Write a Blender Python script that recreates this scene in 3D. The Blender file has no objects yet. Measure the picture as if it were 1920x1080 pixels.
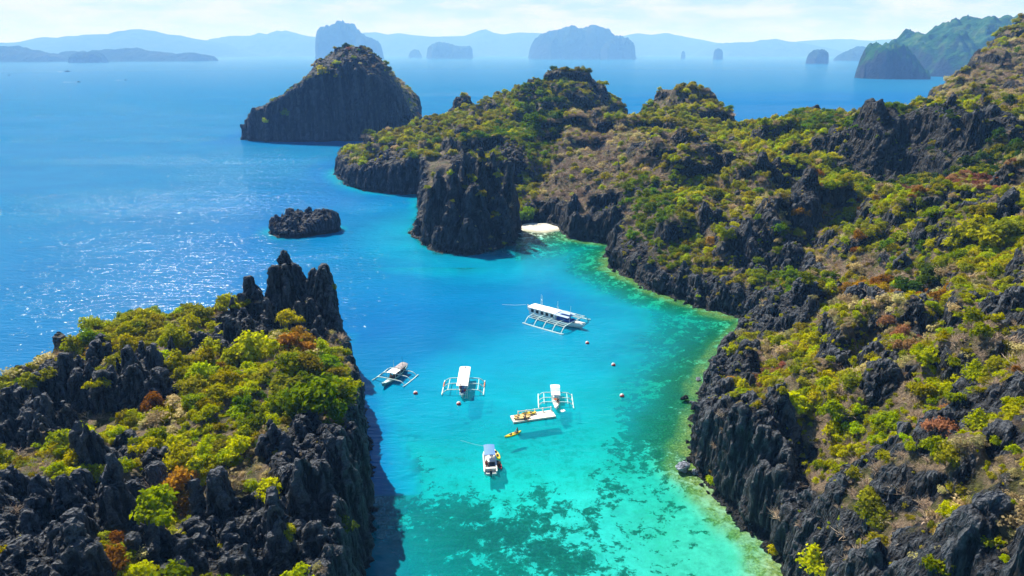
import bpy, math, random
import numpy as np

scene = bpy.context.scene
COL = scene.collection
R = math.radians

# ------------------------------------------------------------------ camera, sky, sun, exposure
FPX = 1297.0          # focal length in photo pixels (photo 1920 wide)
PITCH = R(18.82)
CAM_H = 60.0
cam_d = bpy.data.cameras.new('camera')
cam_d.sensor_width = 36.0
cam_d.lens = 36.0 * FPX / 1920.0
cam_d.clip_start = 0.5
cam_d.clip_end = 120000.0
cam = bpy.data.objects.new('camera', cam_d)
COL.objects.link(cam)
cam.location = (0, 0, CAM_H)
cam.rotation_euler = (R(90) - PITCH, 0, 0)
scene.camera = cam

SUN_AZ = R(-37.0)     # measured from +Y towards +X
SUN_EL = R(49.0)
world = bpy.data.worlds.new('World')
scene.world = world
world.use_nodes = True
wn, wl = world.node_tree.nodes, world.node_tree.links
wn.clear()
w_out = wn.new('ShaderNodeOutputWorld')
w_bg = wn.new('ShaderNodeBackground')
w_bg.inputs['Strength'].default_value = 0.05
w_sky = wn.new('ShaderNodeTexSky')
w_sky.sky_type = 'NISHITA'
w_sky.sun_disc = False
w_sky.sun_elevation = SUN_EL
w_sky.sun_rotation = SUN_AZ
w_sky.altitude = 0
w_sky.air_density = 1.0
w_sky.dust_density = 0.25
w_sky.ozone_density = 2.0
# thin broken cloud, thickening to a white bank of bright humid air along the horizon
w_tc = wn.new('ShaderNodeTexCoord')
w_map = wn.new('ShaderNodeMapping')
w_map.inputs['Scale'].default_value = (1.0, 1.0, 5.0)
w_no = wn.new('ShaderNodeTexNoise')
w_no.inputs['Scale'].default_value = 9.0
w_no.inputs['Detail'].default_value = 8.0
w_no.inputs['Roughness'].default_value = 0.62
w_rmp = wn.new('ShaderNodeValToRGB')
w_rmp.color_ramp.elements[0].position = 0.42
w_rmp.color_ramp.elements[1].position = 0.60
w_sep = wn.new('ShaderNodeSeparateXYZ')
w_hor = wn.new('ShaderNodeMapRange'); w_hor.interpolation_type = 'SMOOTHSTEP'
for k, v in (('From Min', 0.05), ('From Max', 0.13), ('To Min', 1.0), ('To Max', 0.02)): w_hor.inputs[k].default_value = v
w_f = wn.new('ShaderNodeMath'); w_f.operation = 'MULTIPLY_ADD'; w_f.inputs[1].default_value = 0.8; w_f.inputs[2].default_value = 0.2
w_mul = wn.new('ShaderNodeMath'); w_mul.operation = 'MULTIPLY'
w_mix = wn.new('ShaderNodeMixRGB')
w_mix.inputs['Color2'].default_value = (9.4, 9.5, 9.6, 1)
wl.new(w_tc.outputs['Generated'], w_map.inputs['Vector'])
wl.new(w_tc.outputs['Generated'], w_sep.inputs[0]); wl.new(w_sep.outputs['Z'], w_hor.inputs['Value'])
wl.new(w_map.outputs['Vector'], w_no.inputs['Vector'])
wl.new(w_no.outputs['Fac'], w_rmp.inputs['Fac'])
wl.new(w_rmp.outputs['Color'], w_f.inputs[0])
# the humid bank glows on the sunward side only
w_az = wn.new('ShaderNodeMapRange'); w_az.interpolation_type = 'SMOOTHSTEP'
for k, v in (('From Min', -0.1), ('From Max', 0.6), ('To Min', 0.08), ('To Max', 1.0)): w_az.inputs[k].default_value = v
wl.new(w_sep.outputs['Y'], w_az.inputs['Value'])
w_mh = wn.new('ShaderNodeMath'); w_mh.operation = 'MULTIPLY'
wl.new(w_hor.outputs[0], w_mh.inputs[0]); wl.new(w_az.outputs[0], w_mh.inputs[1])
wl.new(w_f.outputs[0], w_mul.inputs[0]); wl.new(w_mh.outputs[0], w_mul.inputs[1])
wl.new(w_mul.outputs[0], w_mix.inputs['Fac'])
w_air = wn.new('ShaderNodeMixRGB'); w_air.blend_type = 'MULTIPLY'; w_air.inputs['Fac'].default_value = 1.0
w_air.inputs['Color2'].default_value = (0.66, 0.82, 0.95, 1)
wl.new(w_sky.outputs['Color'], w_air.inputs['Color1'])
wl.new(w_air.outputs['Color'], w_mix.inputs['Color1'])
wl.new(w_mix.outputs['Color'], w_bg.inputs['Color'])
wl.new(w_bg.outputs['Background'], w_out.inputs['Surface'])

sun_d = bpy.data.lights.new('sun', 'SUN')
sun_d.energy = 5.0
sun_d.angle = R(0.5)
sun_d.color = (1.0, 0.95, 0.86)
sun = bpy.data.objects.new('sun', sun_d)
COL.objects.link(sun)
import mathutils
sdir = mathutils.Vector((math.sin(SUN_AZ) * math.cos(SUN_EL), math.cos(SUN_AZ) * math.cos(SUN_EL), math.sin(SUN_EL)))
sun.rotation_euler = sdir.to_track_quat('Z', 'Y').to_euler()

scene.view_settings.view_transform = 'Standard'
scene.view_settings.look = 'None'
scene.view_settings.gamma = 1
scene.view_settings.exposure = 0.92
scene.cycles.max_bounces = 8
scene.cycles.transparent_max_bounces = 12
scene.cycles.volume_bounces = 1
scene.cycles.use_denoising = True
scene.cycles.sample_clamp_direct = 25.0

# ------------------------------------------------------------------ pixel <-> world helpers (for reading places off the photo)
CP, SP = math.cos(PITCH), math.sin(PITCH)
def ray(u, v):
    w = (540.0 - v) / FPX
    return ((u - 960.0) / FPX, CP + w * SP, -SP + w * CP)
def pix(u, v, z=0.0):
    d = ray(u, v); t = (z - CAM_H) / d[2]
    return (d[0] * t, d[1] * t, z)
def pixy(u, v, y):
    d = ray(u, v); t = y / d[1]
    return (d[0] * t, y, CAM_H + d[2] * t)
def depth_of(x, y, z):
    return y * CP - (z - CAM_H) * SP
def proj(x, y, z):
    f = y * CP - (z - CAM_H) * SP; q = y * SP + (z - CAM_H) * CP
    return 960 + FPX * x / f, 540 - FPX * q / f

# ------------------------------------------------------------------ numpy noise
_rs = np.random.RandomState(7)
_perm = np.tile(_rs.permutation(256), 4).astype(np.int32)
_grad = _rs.normal(size=(256, 3)).astype(np.float32)
_grad /= np.linalg.norm(_grad, axis=1, keepdims=True)
_cell = _rs.rand(256, 3).astype(np.float32)
def pnoise(x, y, z=None):
    x = np.asarray(x, np.float32); y = np.asarray(y, np.float32)
    z = np.zeros_like(x) if z is None else np.asarray(z, np.float32)
    xi, yi, zi = np.floor(x), np.floor(y), np.floor(z)
    xf, yf, zf = x - xi, y - yi, z - zi
    xi = xi.astype(np.int32) & 255; yi = yi.astype(np.int32) & 255; zi = zi.astype(np.int32) & 255
    f = lambda t: t * t * t * (t * (t * 6 - 15) + 10)
    u, v, w = f(xf), f(yf), f(zf)
    def g(a, b, c):
        h = _perm[_perm[_perm[(xi + a) & 255] + ((yi + b) & 255)] + ((zi + c) & 255)]
        G = _grad[h]
        return G[..., 0] * (xf - a) + G[..., 1] * (yf - b) + G[..., 2] * (zf - c)
    L = lambda a, b, t: a + t * (b - a)
    return L(L(L(g(0,0,0), g(1,0,0), u), L(g(0,1,0), g(1,1,0), u), v),
             L(L(g(0,0,1), g(1,0,1), u), L(g(0,1,1), g(1,1,1), u), v), w) * 1.6
def fbm(x, y, z=None, o=4, gain=0.5):
    s = 0; a = 1.0; k = 1.0
    for i in range(o):
        s = s + a * pnoise(x * k + 17.3 * i, y * k - 9.1 * i, None if z is None else z * k + 5.7 * i)
        a *= gain; k *= 2.03
    return s
def ridged(x, y, z=None, o=3):
    s = 0; a = 1.0; k = 1.0; n = 0
    for i in range(o):
        s = s + a * (1 - np.abs(pnoise(x * k + 3.3 * i, y * k + 7.7 * i, None if z is None else z * k)) * 1.6)
        n += a; a *= 0.5; k *= 2.1
    return s / n
def worley(x, y):
    x = np.asarray(x, np.float32); y = np.asarray(y, np.float32)
    xi, yi = np.floor(x), np.floor(y)
    best = np.full(x.shape, 9.0, np.float32); hid = np.zeros(x.shape, np.float32)
    for a in (-1, 0, 1):
        for b in (-1, 0, 1):
            h = _perm[(_perm[(xi + a).astype(np.int32) & 255] + ((yi + b).astype(np.int32) & 255)) & 511]
            c = _cell[h & 255]
            d = (xi + a + c[..., 0] - x) ** 2 + (yi + b + c[..., 1] - y) ** 2
            m = d < best
            best = np.where(m, d, best); hid = np.where(m, c[..., 2], hid)
    return np.sqrt(best), hid
def sstep(a, b, t):
    t = np.clip((t - a) / (b - a), 0, 1)
    return t * t * (3 - 2 * t)
def sdist(poly, X, Y):
    """signed distance to a closed polygon, positive inside"""
    P = np.asarray(poly, np.float32); Q = np.roll(P, -1, 0)
    sh = X.shape; x = np.ravel(X).astype(np.float32); y = np.ravel(Y).astype(np.float32)
    best = np.full(x.shape, 1e18, np.float32); ins = np.zeros(x.shape, bool)
    for (ax, ay), (bx, by) in zip(P, Q):
        dx, dy = bx - ax, by - ay
        t = np.clip(((x - ax) * dx + (y - ay) * dy) / (dx * dx + dy * dy + 1e-9), 0, 1)
        best = np.minimum(best, (x - ax - t * dx) ** 2 + (y - ay - t * dy) ** 2)
        c = (ay > y) != (by > y)
        ins ^= c & (x < (bx - ax) * (y - ay) / (by - ay + 1e-12) + ax)
    d = np.sqrt(best)
    return np.where(ins, d, -d).reshape(sh)
class RBF:
    def __init__(s, pts, vals, reg=0.5):
        s.p = np.asarray(pts, np.float64); n = len(s.p)
        d = np.sqrt(((s.p[:, None] - s.p[None]) ** 2).sum(-1))
        A = np.zeros((n + 1, n + 1)); A[:n, :n] = -d + reg * np.eye(n)
        A[:n, n] = 1; A[n, :n] = 1
        s.w = np.linalg.solve(A, np.append(np.asarray(vals, float), 0))
    def __call__(s, X, Y):
        x = np.ravel(X).astype(np.float32); y = np.ravel(Y).astype(np.float32)
        out = np.full(x.shape, s.w[-1], np.float32)
        for (px, py), w in zip(s.p, s.w[:-1]):
            out -= np.float32(w) * np.sqrt((x - np.float32(px)) ** 2 + (y - np.float32(py)) ** 2)
        return out.reshape(np.shape(X))

# ------------------------------------------------------------------ mesh / object helpers
def tag(o, label=None, cat=None, group=None, kind=None):
    if label: o['label'] = label
    if cat: o['category'] = cat
    if group: o['group'] = group
    if kind: o['kind'] = kind
    return o
def np_mesh(name, verts, faces, mat=None, smooth=False):
    me = bpy.data.meshes.new(name)
    verts = np.asarray(verts, np.float32); faces = np.asarray(faces, np.int32)
    me.vertices.add(len(verts)); me.vertices.foreach_set('co', verts.ravel())
    k = faces.shape[1]
    me.loops.add(faces.size); me.loops.foreach_set('vertex_index', faces.ravel())
    me.polygons.add(len(faces))
    me.polygons.foreach_set('loop_start', np.arange(0, faces.size, k, dtype=np.int32))
    me.update(calc_edges=True)
    me.validate()
    if smooth: me.polygons.foreach_set('use_smooth', np.ones(len(me.polygons), bool))
    if mat: me.materials.append(mat)
    return me
def link(name, me, parent=None, loc=None):
    o = bpy.data.objects.new(name, me); COL.objects.link(o)
    if parent: o.parent = parent
    if loc is not None: o.location = loc
    return o
def empty(name, loc, rz=0.0):
    o = bpy.data.objects.new(name, None); COL.objects.link(o)
    o.empty_display_size = 0.5
    o.location = loc; o.rotation_euler = (0, 0, rz)
    return o
def set_attr(me, name, arr):
    a = me.attributes.new(name, 'FLOAT', 'POINT')
    a.data.foreach_set('value', np.asarray(arr, np.float32).ravel())
def verts_of(me):
    a = np.empty(len(me.vertices) * 3, np.float32); me.vertices.foreach_get('co', a); return a.reshape(-1, 3)
def normals_of(me):
    a = np.empty(len(me.vertices) * 3, np.float32); me.vertex_normals.foreach_get('vector', a); return a.reshape(-1, 3)

class MB:
    """collects boxes, bars, tubes, lofts and builds them as ONE mesh object"""
    def __init__(s): s.v = []; s.f = []
    def add(s, vs, fs):
        n = len(s.v); s.v += [tuple(p) for p in vs]; s.f += [tuple(i + n for i in f) for f in fs]
    def box(s, c, sz, rz=0.0, top=1.0):
        x, y, z = (k / 2 for k in sz); ca, sa = math.cos(rz), math.sin(rz); P = []
        for k, q in ((-z, 1.0), (z, top)):
            for a, b in ((-x, -y), (x, -y), (x, y), (-x, y)):
                a *= q; b *= q
                P.append((c[0] + a * ca - b * sa, c[1] + a * sa + b * ca, c[2] + k))
        s.add(P, [(3,2,1,0), (4,5,6,7), (0,1,5,4), (1,2,6,5), (2,3,7,6), (3,0,4,7)])
    def tube(s, pts, r, n=6, cap=True):
        V = mathutils.Vector; pts = [V(p) for p in pts]; rs = r if isinstance(r, (list, tuple)) else [r] * len(pts)
        P = []; F = []
        for i, p in enumerate(pts):
            d = (pts[min(i + 1, len(pts) - 1)] - pts[max(i - 1, 0)]).normalized()
            a = d.cross(V((0, 0, 1)))
            if a.length < 1e-3: a = V((1, 0, 0))
            a.normalize(); b = d.cross(a)
            for k in range(n):
                t = 2 * math.pi * k / n
                P.append(p + (a * math.cos(t) + b * math.sin(t)) * rs[i])
        for i in range(len(pts) - 1):
            for k in range(n):
                F.append((i * n + k, i * n + (k + 1) % n, (i + 1) * n + (k + 1) % n, (i + 1) * n + k))
        if cap:
            F.append(tuple(range(n))); F.append(tuple(range((len(pts) - 1) * n, len(pts) * n)))
        s.add(P, F)
    def loft(s, secs, closed=True, caps=True):
        n = len(secs[0]); P = [p for q in secs for p in q]; F = []
        for i in range(len(secs) - 1):
            for k in range(n if closed else n - 1):
                F.append((i * n + k, i * n + (k + 1) % n, (i + 1) * n + (k + 1) % n, (i + 1) * n + k))
        if caps: F.append(tuple(range(n))); F.append(tuple(range((len(secs) - 1) * n, len(secs) * n)))
        s.add(P, F)
    def build(s, name, mat, parent=None, smooth=False, loc=None):
        me = bpy.data.meshes.new(name); me.from_pydata(s.v, [], s.f); me.update()
        import bmesh
        bm = bmesh.new(); bm.from_mesh(me); bmesh.ops.recalc_face_normals(bm, faces=bm.faces); bm.to_mesh(me); bm.free()
        if smooth:
            for p in me.polygons: p.use_smooth = True
        me.materials.append(mat)
        return link(name, me, parent, loc)

# ------------------------------------------------------------------ materials
class NT:
    def __init__(s, name):
        s.m = bpy.data.materials.new(name); s.m.use_nodes = True
        s.t = s.m.node_tree; s.t.nodes.clear()
        s.out = s.n('ShaderNodeOutputMaterial')
    def n(s, typ, **kw):
        o = s.t.nodes.new(typ)
        for k, v in kw.items():
            if k.startswith('i_'):
                o.inputs[int(k[2:]) if k[2:].isdigit() else k[2:].replace('_', ' ')].default_value = v
            else: setattr(o, k, v)
        return o
    def l(s, a, b): s.t.links.new(a, b)
    def math(s, op, a, b=None, clamp=False):
        o = s.n('ShaderNodeMath', operation=op, use_clamp=clamp)
        for i, q in enumerate((a, b)):
            if q is None: continue
            if isinstance(q, (int, float)): o.inputs[i].default_value = q
            else: s.l(q, o.inputs[i])
        return o.outputs[0]
    def mix(s, f, a, b, typ='MIX'):
        o = s.n('ShaderNodeMixRGB', blend_type=typ)
        for i, q in enumerate((f, a, b)):
            if isinstance(q, (int, float)): o.inputs[i].default_value = q
            elif isinstance(q, tuple): o.inputs[i].default_value = (*q, 1) if len(q) == 3 else q
            else: s.l(q, o.inputs[i])
        return o.outputs[0]
    def ramp(s, f, stops):
        o = s.n('ShaderNodeValToRGB'); e = o.color_ramp.elements
        while len(e) < len(stops): e.new(0.5)
        for q, (p, c) in zip(e, stops):
            q.position = p; q.color = (c, c, c, 1) if isinstance(c, (int, float)) else (*c, 1)
        s.l(f, o.inputs[0]); return o.outputs[0]
    def coords(s, scale=(1, 1, 1), rot=(0, 0, 0)):
        if not hasattr(s, 'tc'): s.tc = s.n('ShaderNodeTexCoord')
        m = s.n('ShaderNodeMapping'); m.inputs['Scale'].default_value = scale; m.inputs['Rotation'].default_value = rot
        s.l(s.tc.outputs['Object'], m.inputs['Vector']); return m.outputs[0]
    def noise(s, vec, scale=1.0, detail=4.0, rough=0.55, dist=0.0):
        o = s.n('ShaderNodeTexNoise'); o.inputs['Scale'].default_value = scale; o.inputs['Detail'].default_value = detail
        o.inputs['Roughness'].default_value = rough; o.inputs['Distortion'].default_value = dist
        s.l(vec, o.inputs['Vector']); return o.outputs['Fac']
    def rnoise(s, vec, scale=1.0, detail=4.0, rough=0.5, lac=2.1):
        o = s.n('ShaderNodeTexNoise'); o.noise_type = 'RIDGED_MULTIFRACTAL'
        for k, v in (('Scale', scale), ('Detail', detail), ('Roughness', rough), ('Lacunarity', lac), ('Offset', 0.9), ('Gain', 2.0)):
            if k in o.inputs: o.inputs[k].default_value = v
        o.normalize = True
        s.l(vec, o.inputs['Vector']); return o.outputs['Fac']
    def attr(s, name):
        return s.n('ShaderNodeAttribute', attribute_name=name).outputs['Fac']
    def bump(s, h, strength=0.5, dist=0.3, normal=None):
        o = s.n('ShaderNodeBump'); o.inputs['Distance'].default_value = dist
        if isinstance(strength, (int, float)): o.inputs['Strength'].default_value = strength
        else: s.l(strength, o.inputs['Strength'])
        s.l(h, o.inputs['Height'])
        if normal is not None: s.l(normal, o.inputs['Normal'])
        return o.outputs[0]
    def surf(s, sh): s.l(sh, s.out.inputs['Surface']); return s.m

def plain(name, col, rough=0.5, var=0.12, scale=3.0, metallic=0.0):
    """paint / plastic / wood with mild mottling"""
    t = NT(name); p = t.n('ShaderNodeBsdfPrincipled')
    nz = t.noise(t.coords(), scale, 4)
    c = t.mix(t.ramp(nz, [(0.3, 0.0), (0.7, 1.0)]), tuple(k * (1 - var) for k in col), tuple(min(1, k * (1 + var)) for k in col))
    t.l(c, p.inputs['Base Color']); p.inputs['Roughness'].default_value = rough; p.inputs['Metallic'].default_value = metallic
    return t.surf(p.outputs[0])

def rock_material(name, veg=True, scale=1.0, light=1.0, green=0.0, tide=0.85, rust=0.30):
    t = NT(name)
    co = t.coords()
    vert = t.coords((1.0 * scale, 1.0 * scale, 0.16 * scale))
    n1 = t.noise(vert, 0.55, 6, 0.62, 0.6)
    n2 = t.noise(vert, 2.6, 5, 0.65)
    n3 = t.noise(co, 0.09 * scale, 4, 0.6)
    n4 = t.noise(co, 5.0 * scale, 4, 0.7)
    v = t.n('ShaderNodeTexVoronoi'); v.inputs['Scale'].default_value = 0.9; v.feature = 'DISTANCE_TO_EDGE'
    t.l(vert, v.inputs['Vector'])
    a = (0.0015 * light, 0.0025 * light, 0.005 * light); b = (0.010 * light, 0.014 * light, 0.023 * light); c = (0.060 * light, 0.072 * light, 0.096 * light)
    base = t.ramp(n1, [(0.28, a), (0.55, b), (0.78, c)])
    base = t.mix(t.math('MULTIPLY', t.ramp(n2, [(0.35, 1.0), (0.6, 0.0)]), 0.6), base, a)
    # weathered pale grey lichen on surfaces that face up, rusty stains in places
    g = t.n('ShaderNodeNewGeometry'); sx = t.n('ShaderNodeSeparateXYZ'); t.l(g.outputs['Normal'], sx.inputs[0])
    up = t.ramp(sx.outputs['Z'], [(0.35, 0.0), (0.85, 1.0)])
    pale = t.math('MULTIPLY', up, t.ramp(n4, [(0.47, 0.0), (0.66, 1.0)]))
    wear_highlight = t.math('MULTIPLY', t.ramp(g.outputs['Pointiness'], [(0.50, 0.0), (0.56, 1.0)]), t.ramp(n4, [(0.35, 0.3), (0.6, 1.0)]))  # weathered crests, with bright highlights on the tips painted into the colour too
    base = t.mix(t.math('MULTIPLY', wear_highlight, 0.7), base, (0.17 * light, 0.195 * light, 0.24 * light))
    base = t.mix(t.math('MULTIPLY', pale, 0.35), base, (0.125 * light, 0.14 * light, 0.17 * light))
    strk = t.math('MULTIPLY', t.ramp(t.noise(t.coords((1.3 * scale, 1.3 * scale, 0.07 * scale)), 0.8, 4, 0.6), [(0.60, 0.0), (0.72, 1.0)]), t.ramp(sx.outputs['Z'], [(0.25, 1.0), (0.6, 0.0)]))
    base = t.mix(t.math('MULTIPLY', strk, 0.6), base, (0.15 * light, 0.155 * light, 0.165 * light))
    stain = t.ramp(n3, [(0.58, 0.0), (0.72, 1.0)])
    base = t.mix(t.math('MULTIPLY', stain, rust), base, (0.07, 0.05, 0.04))
    if green > 0:
        base = t.mix(t.math('MULTIPLY', t.ramp(t.noise(co, 0.25 * scale, 5, 0.65), [(0.40, 0.0), (0.56, 1.0)]), green), base, t.ramp(n4, [(0.3, (0.015, 0.03, 0.01)), (0.7, (0.07, 0.085, 0.02))]))
    if veg:
        rk = t.attr('rock')
        soil = t.ramp(n4, [(0.25, (0.07, 0.05, 0.035)), (0.5, (0.22, 0.16, 0.105)), (0.78, (0.42, 0.33, 0.23))])
        moss = t.ramp(n2, [(0.3, (0.03, 0.035, 0.008)), (0.7, (0.12, 0.12, 0.02))])
        soil = t.mix(t.ramp(t.noise(co, 0.35, 4), [(0.42, 0.0), (0.58, 1.0)]), soil, moss)
        f = t.math('ADD', rk, t.math('MULTIPLY', t.math('SUBTRACT', n4, 0.5), 0.8))
        f = t.ramp(f, [(0.35, 0.0), (0.6, 1.0)])
        base = t.mix(f, soil, base)
    # wet dark tide line at the water
    sp = t.n('ShaderNodeSeparateXYZ'); t.l(g.outputs['Position'], sp.inputs[0])
    wet = t.ramp(t.math('SUBTRACT', sp.outputs['Z'], t.math('MULTIPLY', n2, 0.9)), [(0.25, 1.0), (0.75, 0.0)])
    base = t.mix(t.math('MULTIPLY', wet, tide), base, (0.006, 0.009, 0.008))
    r1 = t.rnoise(t.coords((1.0 * scale, 1.0 * scale, 0.10 * scale)), 0.85, 5); r2 = t.rnoise(vert, 2.2, 4)
    h = t.math('ADD', t.math('MULTIPLY', r2, 0.35), t.math('MULTIPLY', r1, 0.55))
    h = t.math('ADD', h, t.math('ADD', t.math('MULTIPLY', n2, 0.35), t.math('MULTIPLY', n1, 0.3)))
    h = t.math('SUBTRACT', h, t.math('MULTIPLY', t.ramp(v.outputs['Distance'], [(0.0, 1.0), (0.12, 0.0)]), 0.25))
    h = t.math('ADD', h, t.math('MULTIPLY', n4, 0.16))
    if veg:
        hs = t.math('ADD', t.math('MULTIPLY', n4, 0.5), t.math('MULTIPLY', t.noise(co, 1.6, 5, 0.7), 0.6))
        hm = t.n('ShaderNodeMix'); t.l(f, hm.inputs[0]); t.l(hs, hm.inputs[2]); t.l(h, hm.inputs[3]); h = hm.outputs[0]
    p = t.n('ShaderNodeBsdfPrincipled'); p.inputs['Roughness'].default_value = 0.72
    p.inputs['Specular IOR Level'].default_value = 0.35
    t.l(base, p.inputs['Base Color']); t.l(t.bump(h, 1.0, 1.3 / scale), p.inputs['Normal'])
    return t.surf(p.outputs[0])

def leaf_material(name, c1, c2, trans=0.5):
    t = NT(name)
    oi = t.n('ShaderNodeObjectInfo'); ge = t.n('ShaderNodeNewGeometry')
    isl = ge.outputs['Random Per Island']
    c = t.mix(isl, c1, c2)
    h = t.n('ShaderNodeHueSaturation')
    t.l(t.math('ADD', t.math('MULTIPLY', oi.outputs['Random'], 0.06), 0.47), h.inputs['Hue'])
    r2 = t.math('FRACT', t.math('MULTIPLY', oi.outputs['Random'], 7.31))
    t.l(t.math('ADD', t.math('MULTIPLY', r2, 0.7), 0.6), h.inputs['Value'])
    h.inputs['Saturation'].default_value = 1.08
    t.l(c, h.inputs['Color'])
    d = t.n('ShaderNodeBsdfDiffuse'); tr = t.n('ShaderNodeBsdfTranslucent')
    t.l(h.outputs[0], d.inputs['Color']); t.l(h.outputs[0], tr.inputs['Color'])
    m = t.n('ShaderNodeMixShader'); m.inputs[0].default_value = trans
    t.l(d.outputs[0], m.inputs[1]); t.l(tr.outputs[0], m.inputs[2])
    return t.surf(m.outputs[0])
def twig_material(name, c1, c2):
    t = NT(name); oi = t.n('ShaderNodeObjectInfo'); ge = t.n('ShaderNodeNewGeometry')
    c = t.mix(ge.outputs['Random Per Island'], c1, c2)
    c = t.mix(0.5, c, t.mix(oi.outputs['Random'], (0.35, 0.3, 0.28), (1.0, 0.95, 0.9)), 'MULTIPLY')
    d = t.n('ShaderNodeBsdfDiffuse'); t.l(c, d.inputs['Color'])
    return t.surf(d.outputs[0])

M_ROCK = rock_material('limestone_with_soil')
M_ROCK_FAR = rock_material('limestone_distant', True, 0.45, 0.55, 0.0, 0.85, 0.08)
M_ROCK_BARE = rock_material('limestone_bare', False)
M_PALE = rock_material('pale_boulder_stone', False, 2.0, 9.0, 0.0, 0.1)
M_BARK = twig_material('bark', (0.10, 0.075, 0.05), (0.2, 0.16, 0.12))

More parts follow.
